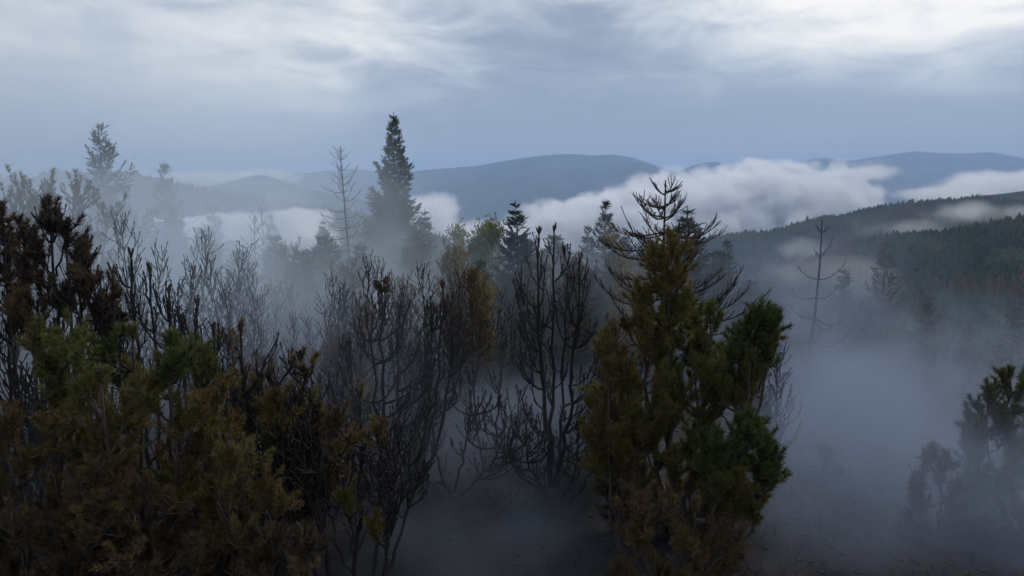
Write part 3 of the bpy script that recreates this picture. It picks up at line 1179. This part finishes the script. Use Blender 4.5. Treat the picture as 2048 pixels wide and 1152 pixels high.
grown_pine('pine', 'dark olive pine low in the bottom left between the rusty and the chunky one', 'pine tree', 250, 4.9,
           [(150, 985, 0.0), (300, 1000, 0.2), (230, 960, 0.3)],
           [(950, 190, 260), (1000, 90, 380), (1080, 60, 420), (1250, 60, 420)], 46,
           tone=lambda px, py: 0.88, stem_r=0.035, fill=0.5, tuft=0.75, shoots=(7, 12))  # dark tone stands in for shade down here, painted into the needles
grown_pine('pine', 'low yellow-brown pine at the bottom edge left of the bare ground', 'pine tree', 520, 5.2,
           [(470, 915, 0.0), (540, 990, 0.1), (600, 1070, 0.0), (430, 880, 0.3)],
           [(880, 420, 450), (930, 420, 520), (1000, 410, 560), (1080, 420, 620), (1200, 400, 620)], 56,
           tone=lambda px, py: 0.54 + 0.35 * sstep(py, 960, 1100), stem_r=0.035, tuft=0.8, shoots=(6, 10), leaf=0.6, fill=0.5)  # lower limbs toned darker: shade put into the needle colour
grown_pine('pine', 'tall scorched pine at the left, dark brown tufts over a bare lower half', 'pine tree', 100, 8.0,
           [(98, 412, 0.0), (40, 450, 0.2), (160, 500, 0.1), (200, 560, -0.1), (130, 470, 0.3)],
           [(410, 85, 115), (440, 60, 150), (480, 30, 175), (540, 20, 225), (600, 20, 250), (680, 10, 250)], 62,
           tone=lambda px, py: 1.02, leaf=0.66, wood_mat=M_BURNT, stem_r=0.045, tuft=1.1, rise=0.8)
grown_pine('pine', 'scorched pine cut by the left edge beside the tall brown-tufted one', 'pine tree', -30, 8.8,
           [(5, 425, 0.0), (-40, 470, 0.2), (20, 520, 0.1)],
           [(425, -10, 20), (470, -60, 50), (540, -80, 60), (640, -90, 60)], 30,
           tone=lambda px, py: 0.95, leaf=0.7, wood_mat=M_BURNT, stem_r=0.040, tuft=1.2, rise=0.8)
grown_pine('burnt_pine', 'leafless lower limbs and stems of a burnt pine at the far left', 'burnt pine', 60, 8.3,
           [(20, 640, 0.0), (110, 650, 0.1), (190, 640, -0.1), (-20, 700, 0.0)],
           [(600, -20, 240), (700, -40, 260), (800, -40, 200), (880, 0, 180)], 44, stem_r=0.040, leaf=0)
# the large centre pine
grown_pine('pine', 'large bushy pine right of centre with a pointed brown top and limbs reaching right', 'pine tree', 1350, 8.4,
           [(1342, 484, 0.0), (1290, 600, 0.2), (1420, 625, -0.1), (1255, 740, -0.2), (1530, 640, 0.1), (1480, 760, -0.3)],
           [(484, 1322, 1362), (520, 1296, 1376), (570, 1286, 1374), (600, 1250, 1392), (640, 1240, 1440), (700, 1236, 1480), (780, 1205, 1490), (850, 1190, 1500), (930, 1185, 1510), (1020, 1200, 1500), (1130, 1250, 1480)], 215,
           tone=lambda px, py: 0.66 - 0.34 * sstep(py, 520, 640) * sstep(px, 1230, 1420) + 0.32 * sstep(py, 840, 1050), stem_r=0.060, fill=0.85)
grown_pine('pine', 'green pine limbs spreading right beside the large centre pine', 'pine tree', 1400, 8.2,
           [(1545, 632, 0.0), (1510, 650, 0.2), (1500, 720, -0.2)],
           [(622, 1520, 1556), (650, 1480, 1562), (690, 1470, 1556), (740, 1450, 1530), (800, 1440, 1500)], 34,
           tone=lambda px, py: 0.18 + 0.2 * sstep(py, 660, 780), stem_r=0.040, rise=0.9)
grown_pine('pine', 'dark green pine low at the right foot of the large centre pine', 'pine tree', 1440, 7.2,
           [(1478, 850, 0.0), (1530, 900, 0.1), (1430, 900, -0.1)],
           [(845, 1465, 1500), (880, 1410, 1540), (930, 1400, 1562), (990, 1400, 1545), (1030, 1420, 1520)], 44,
           tone=lambda px, py: 0.05 + 0.4 * sstep(py, 920, 980), stem_r=0.035)
grown_pine('pine', 'olive pine at the left foot of the large centre pine', 'pine tree', 1235, 8.0,
           [(1215, 690, 0.0), (1240, 760, 0.2)],
           [(680, 1200, 1230), (740, 1185, 1270), (850, 1175, 1290), (960, 1180, 1300)], 34,
           tone=lambda px, py: 0.50, stem_r=0.030, leaf=0.8)
grown_pine('pine', 'dim olive pine tufts at the bottom edge in front of the large centre pine', 'pine tree', 1330, 6.6,
           [(1290, 1010, 0.0), (1390, 1020, 0.1)],
           [(990, 1260, 1420), (1060, 1230, 1470), (1180, 1240, 1480)], 30,
           tone=lambda px, py: 0.85, stem_r=0.030, leaf=0.8)  # tone set dark to paint the shade at the bottom into the needles
# right edge
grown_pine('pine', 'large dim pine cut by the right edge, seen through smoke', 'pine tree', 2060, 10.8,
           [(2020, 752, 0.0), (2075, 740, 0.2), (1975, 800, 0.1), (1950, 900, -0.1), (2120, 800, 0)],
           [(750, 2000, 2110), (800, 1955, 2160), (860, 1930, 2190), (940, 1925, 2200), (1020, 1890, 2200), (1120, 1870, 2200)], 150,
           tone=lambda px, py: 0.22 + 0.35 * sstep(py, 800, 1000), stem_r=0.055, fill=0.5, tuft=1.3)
grown_pine('scorched_pine', 'dim brown pine at the left foot of the pine at the right edge', 'scorched pine', 1880, 10.2,
           [(1890, 915, 0.0), (1840, 960, 0.1)],
           [(905, 1870, 1905), (960, 1820, 1930), (1060, 1810, 1940)], 26,
           tone=lambda px, py: 0.85, stem_r=0.030, leaf=0.8)
grown_pine('scorched_pine', 'small dark pine standing alone in the smoke of the gully', 'scorched pine', 1650, 12.5,
           [(1648, 905, 0.0), (1670, 940, 0.1)],
           [(900, 1640, 1658), (960, 1620, 1680), (1040, 1610, 1690)], 22,
           tone=lambda px, py: 0.7, stem_r=0.030, leaf=0.9)

# ================================================================== bare burnt pines in front
grown_pine('burnt_pine', 'tall bare burnt pine with upright twin stems left of the large centre pine', 'burnt pine', 1105, 9.8,
           [(1078, 465, 0.0), (1108, 460, 0.1), (1160, 520, -0.1), (1135, 560, 0.3)],
           [(480, 1060, 1130), (530, 1042, 1172), (600, 1030, 1186), (700, 1024, 1200), (780, 1040, 1205), (850, 1050, 1190)], 84, stem_r=0.050, leaf=0, rise=0.9)
grown_pine('burnt_pine', 'wide bare burnt pine left of centre with brown cones on its topmost tip', 'burnt pine', 765, 8.6,
           [(762, 585, 0.0), (800, 620, 0.2), (745, 640, -0.15), (700, 690, -0.1), (640, 760, 0.0)],
           [(585, 742, 790), (640, 715, 850), (700, 650, 870), (780, 600, 880), (860, 600, 900), (920, 620, 880)], 80, stem_r=0.050, leaf=0, cones=4, rise=0.8)
grown_pine('burnt_pine', 'bare burnt pine with a curved stem just right of the one with cones', 'burnt pine', 800, 9.0,
           [(885, 575, 0.2), (868, 620, -0.1), (905, 640, 0.1)],
           [(590, 860, 910), (640, 850, 925), (720, 830, 930), (800, 820, 920)], 34, stem_r=0.036, leaf=0, rise=0.9)
grown_pine('burnt_pine', 'bare pine with thick black tips rising behind the chunky green-topped pine', 'burnt pine', 310, 7.6,
           [(262, 510, 0.0), (300, 545, 0.1), (338, 585, 0.0), (225, 545, 0.2)],
           [(530, 215, 310), (590, 225, 350), (660, 230, 360), (740, 240, 370)], 30, stem_r=0.038, leaf=0, rise=0.9)
grown_pine('burnt_pine', 'shorter bare pine between the chunky green-topped pine and the smoke', 'burnt pine', 400, 7.2,
           [(395, 610, 0.0), (360, 640, 0.1), (428, 660, 0.0)],
           [(625, 350, 430), (700, 350, 450), (780, 360, 460)], 24, stem_r=0.032, leaf=0, rise=0.9)
grown_pine('burnt_pine', 'bare pine leaning left with a rusty tuft, in front of the thicket', 'burnt pine', 640, 6.6,
           [(482, 665, 0.0), (520, 760, 0.1), (600, 720, 0.2), (560, 800, -0.1)],
           [(690, 470, 560), (760, 460, 640), (840, 480, 700), (920, 520, 720)], 50, tone=lambda px, py: 0.8, leaf=0.14, wood_mat=M_BURNT, stem_r=0.036, rise=0.8)
grown_pine('burnt_pine', 'short spreading bare pine on the open ground left of the twin-stemmed one', 'burnt pine', 975, 10.2,
           [(1000, 720, 0.0), (945, 730, 0.1), (1040, 790, 0.0)],
           [(740, 935, 1030), (800, 925, 1060), (860, 930, 1070)], 30, stem_r=0.034, leaf=0, rise=0.8)
grown_pine('burnt_pine', 'black many-limbed shrub in the heart of the thicket, low left of centre', 'burnt pine', 690, 6.2,
           [(620, 800, 0.0), (720, 790, 0.1), (560, 860, 0.0), (790, 860, 0.0)],
           [(820, 540, 780), (900, 500, 830), (980, 520, 830), (1060, 560, 800)], 74, tone=lambda px, py: 0.6, leaf=0.12, wood_mat=M_BURNT, stem_r=0.036, rise=0.5)
grown_pine('burnt_pine', 'wide low charred shrub spreading over the open ground behind the long fallen branch', 'burnt pine', 900, 9.6,
           [(860, 800, 0.0), (940, 790, 0.1), (820, 850, -0.2), (1010, 850, 0.0)],
           [(790, 820, 1000), (850, 770, 1060), (900, 760, 1080), (930, 800, 1060)], 60, stem_r=0.034, leaf=0, rise=0.4, low=0.1)
grown_pine('burnt_pine', 'low charred shrub under the twin-stemmed burnt pine, limbs along the ground', 'burnt pine', 1120, 9.4,
           [(1050, 880, 0.0), (1160, 850, 0.1), (1200, 880, -0.1)],
           [(840, 1010, 1210), (900, 990, 1220), (940, 1020, 1200)], 44, stem_r=0.030, leaf=0, rise=0.4)
grown_pine('burnt_pine', 'charred shrub with long thin limbs at the lower right of the thicket', 'burnt pine', 730, 6.9,
           [(760, 850, 0.0), (820, 900, 0.1), (680, 840, 0.0), (640, 900, 0.1)],
           [(820, 640, 800), (880, 600, 850), (950, 580, 860), (1010, 600, 840)], 64, stem_r=0.034, leaf=0, rise=0.5)
grown_pine('burnt_pine', 'black tangled shrub right beside the chunky green-topped pine', 'burnt pine', 540, 6.6,
           [(470, 800, 0.0), (540, 760, 0.1), (600, 800, 0.0), (500, 860, 0.2)],
           [(760, 450, 600), (850, 440, 640), (930, 460, 660), (1000, 480, 660)], 64, tone=lambda px, py: 0.66, leaf=0.14, wood_mat=M_BURNT, stem_r=0.034, rise=0.6)
T7 = pine_tree('burnt_pine', 2.9, 3, 0.30, 0.26, 0.18, leaf=None, stem_r=0.026, curl=1.3, detail='mid')
inst(T7, 1555, 690, 11.5, 'fine bare pine standing right of the large centre pine', 'burnt pine', rz=0.1)
T8 = pine_tree('scorched_pine', 3.0, 3, 0.20, 0.22, 0.20, leaf=0.75, tone=(0.62, 1.05), detail='mid', material=M_BURNT, bare_below=0.2)
inst(T8, 690, 605, 10.5, 'rusty brown pine left of the bare one with cones', 'scorched pine', rz=0.3)
inst(T8, 940, 535, 15.0, 'dim rusty pine behind the bare pines at the centre', 'scorched pine', rz=1.3)
inst(T8, 560, 705, 9.0, 'small rusty pine above the thicket left of centre', 'scorched pine', rz=2.5, wide=0.8)
inst(T8, 1235, 625, 10.2, 'rusty pine peeping out at the left of the large centre pine', 'scorched pine', rz=4.1, wide=0.8)
inst(T8, 430, 640, 8.4, 'small brown pine behind the olive-brown one', 'scorched pine', rz=5.2, wide=0.8)

# tangled thicket of low bare pines
K1 = pine_tree('bare_shrub', 2.2, 5, 0.70, 0.40, 0.27, nbr=(2, 5), leaf=None, stem_r=0.030, detail='mid', curl=1.2, start=0.08, twig=0.9)
K2 = pine_tree('bare_shrub', 2.2, 4, 0.60, 0.44, 0.28, nbr=(2, 5), leaf=0.12, tone=(0.5, 0.95), stem_r=0.028, detail='mid', curl=1.0, start=0.08, material=M_BURNT, twig=1.0)
K3 = pine_tree('bare_shrub', 2.4, 4, 0.52, 0.36, 0.25, nbr=(2, 5), leaf=None, stem_r=0.028, detail='mid', curl=1.5, start=0.08, twig=0.9)
G_TH = 'bare shrubs of the tangled thicket left of centre'
spots = [(455, 790, 7.4), (560, 780, 8.0), (620, 740, 9.0), (540, 730, 9.6), (640, 690, 10.2), (860, 760, 10.6), (760, 760, 9.8), (480, 760, 8.4), (820, 800, 10.4)]
for i, (px, py, Y) in enumerate(spots):
    inst((K1, K2, K3)[i % 3], px, py, Y, 'low charred leafless pine shrub in the tangled thicket left of centre', 'shrub', G_TH, rz=i * 1.7)
G_LB = 'bare shrubs under the pines at the left'
for i, (px, py, Y) in enumerate([(30, 640, 9.2), (150, 650, 9.6), (330, 680, 8.8)]):
    inst((K3, K1, K2)[i % 3], px, py, Y, 'leafless charred shrub under the scorched pines at the left', 'shrub', G_LB, rz=i * 2.3)
G_TW = 'bare shrubs round the two-stemmed burnt pine'
for i, (px, py, Y) in enumerate([(1040, 790, 11.6), (1190, 740, 11.8), (1110, 830, 12.4), (920, 840, 12.0)]):
    inst((K3, K1, K2)[i % 3], px, py, Y, 'low charred shrub at the foot of the two-stemmed burnt pine', 'shrub', G_TW, rz=i * 2.9, wide=0.85)

# smoke-dimmed bare pines behind
S1 = pine_tree('burnt_pine', 3.6, 3, 0.28, 0.27, 0.27, nbr=(3, 5), twig=0.7, leaf=None, stem_r=0.028, detail='mid', curl=1.2)
S2 = pine_tree('burnt_pine', 3.6, 2, 0.18, 0.25, 0.25, nbr=(3, 5), twig=0.7, leaf=None, stem_r=0.028, detail='mid', curl=1.3)
G_SM = 'bare pines dimmed by the smoke at the left'
for i, (px, py, Y) in enumerate([(230, 420, 15), (285, 480, 14), (400, 455, 16), (455, 492, 14), (515, 520, 14.5), (560, 620, 13), (350, 520, 13), (600, 560, 17),
                                 (480, 560, 12.5), (655, 640, 12)]):
    inst((S1, S2)[i % 2], px, py, Y, 'smoke-dimmed bare pine in the pale smoke at the left', 'burnt pine', G_SM, rz=i * 1.3)
G_SC = 'bare pines dimmed by the smoke at the centre'
for i, (px, py, Y) in enumerate([(700, 500, 14.5), (645, 545, 14), (790, 508, 15), (843, 520, 15.5), (905, 525, 14.5), (960, 560, 16), (1010, 590, 14), (740, 560, 13), (1060, 560, 17)]):
    inst((S2, S1)[i % 2], px, py, Y, 'smoke-dimmed bare pine in the low smoke behind the pine with cones', 'burnt pine', G_SC, rz=i * 1.9)
S3 = pine_tree('scorched_pine', 3.6, 3, 0.22, 0.20, 0.22, leaf=0.7, tone=(0.5, 1.0), detail='mid', material=M_BURNT)
G_SS = 'needled pines dimmed by smoke among the bare ones'
for i, (px, py, Y) in enumerate([(70, 335, 19), (25, 372, 18), (118, 345, 19), (690, 520, 18), (600, 480, 22), (560, 560, 18), (905, 480, 22), (1070, 520, 22), (1140, 500, 21), (810, 545, 19)]):
    inst(S3, px, py, Y, 'smoke-dimmed pine still carrying needles among the bare ones', 'scorched pine', G_SS, rz=i * 1.1)

# ================================================================== trees of the middle distance
E1 = spruce_tree('spruce', 13.5, 0.185, (0.0, 0.4), 1.15, ragged=0.38, spray=1.25, r=0.16)
inst(E1, 787, 226, 38, 'tallest spruce, a dark spire against the sky left of centre', 'spruce', rz=0.6)
E2 = spruce_tree('spruce', 9.0, 0.20, (0.0, 0.4), 1.4, ragged=0.28, spray=1.15)
inst(E2, 850, 420, 37, 'shorter spruce at the right shoulder of the tallest one', 'spruce', rz=0.2)
inst(E2, 730, 440, 35, 'shorter spruce between the dead skeleton tree and the tallest spruce', 'spruce', rz=2.2, wide=0.8)
inst(E2, 1030, 402, 23, 'dark green spruce right of the pale leafy tree', 'spruce', rz=3.2, wide=1.05)
E3 = spruce_tree('spruce', 8.0, 0.19, (0.0, 0.4), 1.4, ragged=0.4, spray=1.0, gap=0.12)
inst(E3, 1212, 398, 31, 'slim spruce standing before the white cloud bank', 'spruce', rz=0.3)
inst(E3, 1176, 450, 32, 'small spruce at the left of the slim one before the cloud', 'spruce', rz=2.0)
inst(E2, 1375, 415, 25, 'broad spruce directly behind the burnt broken-topped spruce', 'spruce', rz=4.0, wide=1.35)
inst(E3, 1455, 478, 30, 'small spruce right of the burnt broken-topped spruce', 'spruce', rz=3.5)
inst(E3, 1250, 470, 29, 'spruce filling in left of the burnt broken-topped spruce', 'spruce', rz=5.5, wide=1.2)
inst(E3, 328, 324, 33, 'small-topped spruce against the ridge at the left', 'spruce', rz=0.9)
inst(E2, 345, 410, 30, 'spruce below the small-topped one at the left', 'spruce', rz=1.8)
inst(E3, 425, 408, 44, 'distant spruce left in front of the low valley cloud', 'spruce', rz=2.8, wide=1.1)
inst(E3, 540, 425, 44, 'distant spruce in the middle of the low valley cloud', 'spruce', rz=3.8)
inst(E2, 645, 440, 42, 'distant spruce left of the dead skeleton tree', 'spruce', rz=4.8)
E4 = spruce_tree('scorched_spruce', 8.5, 0.19, (0.3, 0.9), 0.8, ragged=0.3, gap=0.2, leaf=0.8)
inst(E4, 1772, 480, 23, 'brownish spruce left of the misty shoulder at the right', 'spruce', rz=0.4)
inst(E4, 1690, 535, 26, 'smaller thin brownish spruce right of the dead snag', 'spruce', rz=2.4, wide=1.2)
inst(E4, 1860, 590, 27, 'dim low brownish spruce at the right in the smoke', 'spruce', rz=4.4)
inst(E4, 1600, 700, 20, 'scorched spruce low in the smoke right of the fine bare pine', 'spruce', rz=1.4, wide=1.1)
inst(E4, 1700, 690, 22, 'brownish spruce below the dead snag in the gully smoke', 'spruce', rz=2.0, wide=1.2)
inst(E4, 1820, 660, 24, 'brownish spruce in the gully smoke under the misty shoulder', 'spruce', rz=3.1, wide=1.3)
inst(E4, 1940, 640, 25, 'brownish spruce near the right edge above the large dim pine', 'spruce', rz=4.0, wide=1.2)
inst(E4, 2030, 610, 26, 'brownish spruce cut by the right edge on the smoky slope', 'spruce', rz=5.0, wide=1.3)
inst(E4, 1760, 790, 19, 'small dark spruce deep in the gully smoke at the right', 'spruce', rz=0.7, wide=1.3)
E5 = spruce_tree('ragged_spruce', 8.5, 0.30, (0.1, 0.7), 1.35, spray=0.8, ragged=0.35, gap=0.12, leaf=0.92, lift=0.9)
inst(E5, 195, 248, 26, 'ragged thin-topped spruce high at the left in the smoke', 'spruce', rz=0.0, wide=1.0)
E6 = dead_conifer('dead_conifer', 10.0, 0.22, 0.2, 0.36, (4, 6), 0.12, lift=0.7)
inst(E6, 677, 290, 30, 'dead skeleton tree with long upswept bare branches left of the tallest spruce', 'dead tree', rz=0.7, base_px=712)
E7 = dead_conifer('dead_conifer', 6.5, 0.26, 0.25, 0.55, (2, 4), 0.085, lift=0.6, top_curl=2.5)
inst(E7, 1647, 438, 20, 'dead leaning snag with few curved branches at the right', 'dead tree', rz=0.2, base_px=1622)
E8 = dead_conifer('dead_conifer', 6.0, 0.20, 0.3, 0.5, (2, 4), 0.03, lift=1.2)
inst(E8, 522, 410, 26, 'thin dead sapling before the low valley cloud', 'dead tree', rz=0.2)
inst(E8, 470, 425, 24, 'leaning dead sapling left of the other thin one', 'dead tree', rz=2.2, base_px=500)

L1 = broadleaf('leafy_tree', 4.2, 0.45, 16, (0.0, 0.5), 11)
inst(L1, 955, 428, 25, 'pale yellow-green leafy tree catching the light at the centre', 'leafy tree', rz=0.4, wide=0.62)
inst(L1, 915, 462, 24, 'lower pale leafy tree left of the yellow-green one', 'leafy tree', rz=2.4, wide=0.55)
L2 = broadleaf('leafy_tree', 4.0, 0.35, 14, (0.55, 1.0), 9, 0.2)
inst(L2, 940, 490, 20, 'reddish leafy bush under the pale leafy trees', 'leafy tree', rz=1.0, wide=0.8)
inst(L2, 1265, 450, 21, 'thin reddish leafy tree left of the burnt broken-topped spruce', 'leafy tree', rz=3.0, wide=0.7)

# background conifers that close the gaps below the skyline
E9 = spruce_tree('young_spruce', 6.0, 0.22, (0.0, 0.6), 0.9, spray=1.4)
G_BG = 'dim conifers closing the stand in the middle distance'
bgs = [(380, 500, 34), (460, 480, 40), (580, 490, 36), (620, 500, 33), (500, 510, 38), (690, 500, 36), (770, 470, 40), (880, 500, 34), (990, 480, 36), (1090, 500, 33),
       (1130, 490, 38), (1300, 480, 33), (1340, 520, 28), (1420, 540, 28), (1500, 560, 30), (1560, 600, 28), (1440, 500, 40), (30, 420, 28), (100, 430, 30), (240, 400, 32),
       (290, 440, 34), (180, 470, 26), (1230, 520, 26), (1190, 540, 24), (1620, 620, 26), (1730, 600, 30), (160, 390, 36), (60, 460, 24), (410, 455, 23), (480, 500, 21), (550, 470, 24), (600, 500, 21), (650, 470, 25), (720, 490, 23), (830, 460, 27), (960, 520, 21),
       (1060, 480, 25), (1110, 470, 28), (1150, 520, 22), (1240, 480, 24)]
for i, (px, py, Y) in enumerate(bgs):
    inst(E9, px, py, Y, 'dim young conifer in the smoky middle distance', 'spruce', G_BG, rz=i * 0.9, wide=1.0 + 0.3 * ((i * 7) % 5) / 5)


# ================================================================== the burnt broken-topped spruce (hero)
def broken_spruce():
    root = empty('burnt_spruce')
    H = 5.4
    tr = MB()
    pts = curve((0, 0, -0.2), (0, 0, 1), H + 0.2, 14, 0.02, 0.006)
    tube(tr, pts, 0.075, 0.014, 9, power=0.8, rough=0.04)
    tr.build('trunk', M_BURNT, root)

    def limb(z, az, el, L, up, sag, tw, needles, r0=0.022, n=10):
        p, _ = at(pts, z / H)
        d = np.array([math.cos(az) * math.cos(el), math.sin(az) * math.cos(el), math.sin(el)])
        bp = curve(p, d, L, n, 0, 0.035)
        ss = np.linspace(0, 1, n + 1)
        bp[:, 2] += L * (sag * np.sin(ss * math.pi * 0.7) + up * ss ** 2.6)
        wood, items = MB(), []
        tube(wood, bp, r0, 0.008, 5)
        for q_ in range(tw):
            tt = 0.30 + 0.70 * (q_ + rng.random()) / tw
            pp, aa = at(bp, min(0.985, tt))
            lat = nrm(np.cross(aa, UP)) * (-1) ** q_
            dd = nrm(aa * 0.8 + lat * rng.uniform(0.2, 0.8) + UP * rng.uniform(-0.1, 0.55))
            tl = rng.uniform(0.16, 0.42) * (1.15 - 0.5 * tt)
            tp = curve(pp, dd, tl, 3, 0.5, 0.06)
            tube(wood, tp, 0.0085, 0.007, 4)
            if needles and rng.random() < needles:
                items.append((tp[0], tp[-1] - tp[0], tl / 0.2 * 0.9, rng.uniform(0.5, 1.05)))
        b_ = wood.build('branch', M_BURNT, root)
        if items:
            items.append((bp[-1] - (bp[-1] - bp[-2]) * 0.8, bp[-1] - bp[-2], 1.2, 0.8))
            nm = MB()
            put_tufts(nm, items, T_STUBBY)
            nm.build('needles', M_PINE, b_, smooth=False)

    # upper crown, thick stubby twigs still holding brown needles
    for z, L, n in ((5.15, 0.30, 3), (4.85, 0.45, 4), (4.60, 0.75, 5), (4.30, 0.95, 6), (4.05, 1.10, 6), (3.75, 1.20, 6), (3.45, 1.25, 6), (3.1, 1.15, 5)):
        a0 = rng.random() * 6.28
        for k in range(n):
            limb(z + rng.uniform(-.05, .05), a0 + k * 6.28 / n + rng.uniform(-.3, .3), R(rng.uniform(-8, 32)), L * rng.uniform(0.5, 1.35), rng.uniform(0.05, 0.42), -0.10, int(4 + L * 10), 0.8)
    # long sweeping J branches, mostly bare
    limb(3.9, math.pi, R(18), 1.0, 0.75, -0.15, 7, 0.35)
    for z, az, L in ((2.9, math.pi + 0.1, 1.55), (3.1, math.pi - 0.4, 1.3), (3.0, 0.10, 1.7), (2.9, -0.25, 1.9), (2.7, 0.3, 2.0), (2.6, -0.1, 2.25), (2.3, 0.15, 2.35), (2.4, 0.5, 1.9), (3.3, 0.0, 1.3), (2.5, math.pi + 0.5, 1.5), (2.1, math.pi - 0.1, 1.6),
                     (2.7, -0.6, 1.6), (2.8, 0.7, 1.5)):
        limb(z, az, R(rng.uniform(-12, 2)), L, rng.uniform(0.42, 0.62), -0.16, int(L * 11), 0.12, 0.024, 12)
    root['H'] = H
    return root


BS = broken_spruce()
inst(BS, 1333, 350, 13.5, 'burnt spruce behind the large centre pine, spiky top and long bare upswept branches', 'burnt spruce', rz=0.0)


# ================================================================== litter on the burnt ground
def fallen_branch(L, seed):
    root_mb = MB()
    pts = curve((0, 0, 0.03), (1, 0, 0.05), L, 9, 0.12, 0.10)
    tube(root_mb, pts, 0.022, 0.006, 6)
    for k in range(int(L * 7)):
        p, ax = at(pts, rng.uniform(0.15, 0.98))
        d = side_dir(ax, R(rng.uniform(25, 60)), rng.random() * 6.28)
        d[2] = abs(d[2]) * 0.7
        tube(root_mb, curve(p, d, rng.uniform(0.12, 0.5), 4, 0.5, 0.12), 0.008, 0.004, 4)
    return root_mb.build('fallen_branch', M_BURNT)


fb = [fallen_branch(2.4, 1), fallen_branch(1.6, 2)]
tag(fb[0], 'long charred branch lying across the bare ground towards the thicket', 'fallen branch')
fb[0].location = (-0.9, 8.4, ground_z(-0.9, 8.4))
fb[0].rotation_euler = (0, R(-14), R(20))
tag(fb[1], 'charred branch lying at the foot of the two-stemmed burnt pine', 'fallen branch')
fb[1].location = (0.0, 10.2, ground_z(0, 10.2))
fb[1].rotation_euler = (0, 0, R(-8))
lit = MB()
for k in range(900):
    x, y = rng.uniform(-5, 6), rng.uniform(5.5, 15)
    z = ground_z(x, y)
    a = rng.random() * 6.28
    L = rng.uniform(0.05, 0.35) * (1 if rng.random() < 0.9 else 2.2)
    tube(lit, curve((x, y, z + 0.01), (math.cos(a), math.sin(a), 0.12), L, 3, -0.1, 0.12), 0.0045, 0.003, 3)
tag(lit.build('litter', M_BURNT), 'charred twigs scattered over the burnt ground', 'twigs', kind='stuff')
# low heath on the right hand slope
T_HEATH = [needle_template(14, 0.12, 0.10, 0.013, (10, 65)) for _ in range(4)]
it = []
for k in range(5200):
    x, y = rng.uniform(3.0, 15), rng.uniform(6, 26)
    if rng.random() > sstep(x + 1.6 * mnoise.noise(Vector((x * .6, y * .6, 1))), 3.0, 5.0):
        continue
    if mnoise.noise(Vector((x * 0.9, y * 0.9, 4))) < -0.12:
        continue
    it.append(((x, y, ground_z(x, y)), rng.normal(0, 0.3, 3) + UP, rng.uniform(0.4, 1.3), rng.uniform(0.7, 1.15)))
hb = MB()
put_tufts(hb, it, T_HEATH)
tag(hb.build('heath', M_PINE, smooth=False), 'low brown scorched heath on the slope at the right', 'heath', kind='stuff')


# ================================================================== each look-alike gets the label of its own place
ORD = ['first', 'second', 'third', 'fourth', 'fifth', 'sixth', 'seventh', 'eighth', 'ninth', 'tenth', 'eleventh', 'twelfth', 'thirteenth', 'fourteenth',
       'fifteenth', 'sixteenth', 'seventeenth', 'eighteenth', 'nineteenth', 'twentieth', 'twenty-first', 'twenty-second', 'twenty-third', 'twenty-fourth',
       'twenty-fifth', 'twenty-sixth', 'twenty-seventh', 'twenty-eighth', 'twenty-ninth', 'thirtieth',
       'thirty-first', 'thirty-second', 'thirty-third', 'thirty-fourth', 'thirty-fifth', 'thirty-sixth', 'thirty-seventh', 'thirty-eighth', 'thirty-ninth', 'fortieth']
WORDS = {G_TH: 'low charred leafless shrub in the tangled thicket', G_LB: 'leafless charred shrub under the scorched pines',
         G_TW: 'low charred shrub near the twin-stemmed burnt pine', G_SM: 'bare pine in the pale smoke at the left',
         G_SC: 'bare pine in the low smoke at the centre', G_SS: 'dim needled pine among the bare ones', G_BG: 'dim young conifer in the smoky middle distance'}
for g, wd in WORDS.items():
    mem = [o for o in C.objects if o.parent is None and o.get('group') == g]
    mem.sort(key=lambda o: o.location.x / o.location.y)
    for k, o in enumerate(mem):
        o['label'] = ('leftmost ' + wd) if k == 0 else ('rightmost ' + wd) if k == len(mem) - 1 else wd + ', ' + ORD[k] + ' from the left'

st = MB()
for k in range(1500):
    x, y = rng.uniform(-5, 7), rng.uniform(5.5, 15)
    if mnoise.noise(Vector((x * 0.8, y * 0.8, 9))) < -0.05:
        continue
    z = ground_z(x, y)
    for q_ in range(int(rng.integers(2, 5))):
        d = nrm(np.array([rng.normal(0, 0.5), rng.normal(0, 0.5), 1.0]))
        tube(st, curve((x + rng.normal(0, 0.03), y + rng.normal(0, 0.03), z - 0.01), d, rng.uniform(0.05, 0.20), 2, 0.1, 0.15), 0.004, 0.0025, 3)
tag(st.build('heather_stubs', M_BURNT), 'burnt heather stubs sticking up from the sooty ground', 'stubs', kind='stuff')
pb = MB()
import itertools
for k in range(700):
    x, y = rng.uniform(-5, 7), rng.uniform(5.5, 15)
    s = rng.uniform(0.012, 0.05) * (1 if rng.random() < 0.93 else 2.2)
    v = np.array(list(itertools.product((-1, 1), repeat=3)), float) * rng.uniform(0.5, 1.0, (8, 3)) * s * np.array([1, 1, 0.6])
    v += np.array([x, y, ground_z(x, y) + s * 0.1])
    pb.add(v, [(0, 1, 3), (0, 3, 2), (4, 6, 7), (4, 7, 5), (0, 4, 5), (0, 5, 1), (2, 3, 7), (2, 7, 6), (0, 2, 6), (0, 6, 4), (1, 5, 7), (1, 7, 3)])
tag(pb.build('gravel', M_BURNT, smooth=False), 'small sooty stones strewn over the burnt ground', 'stones', kind='stuff')
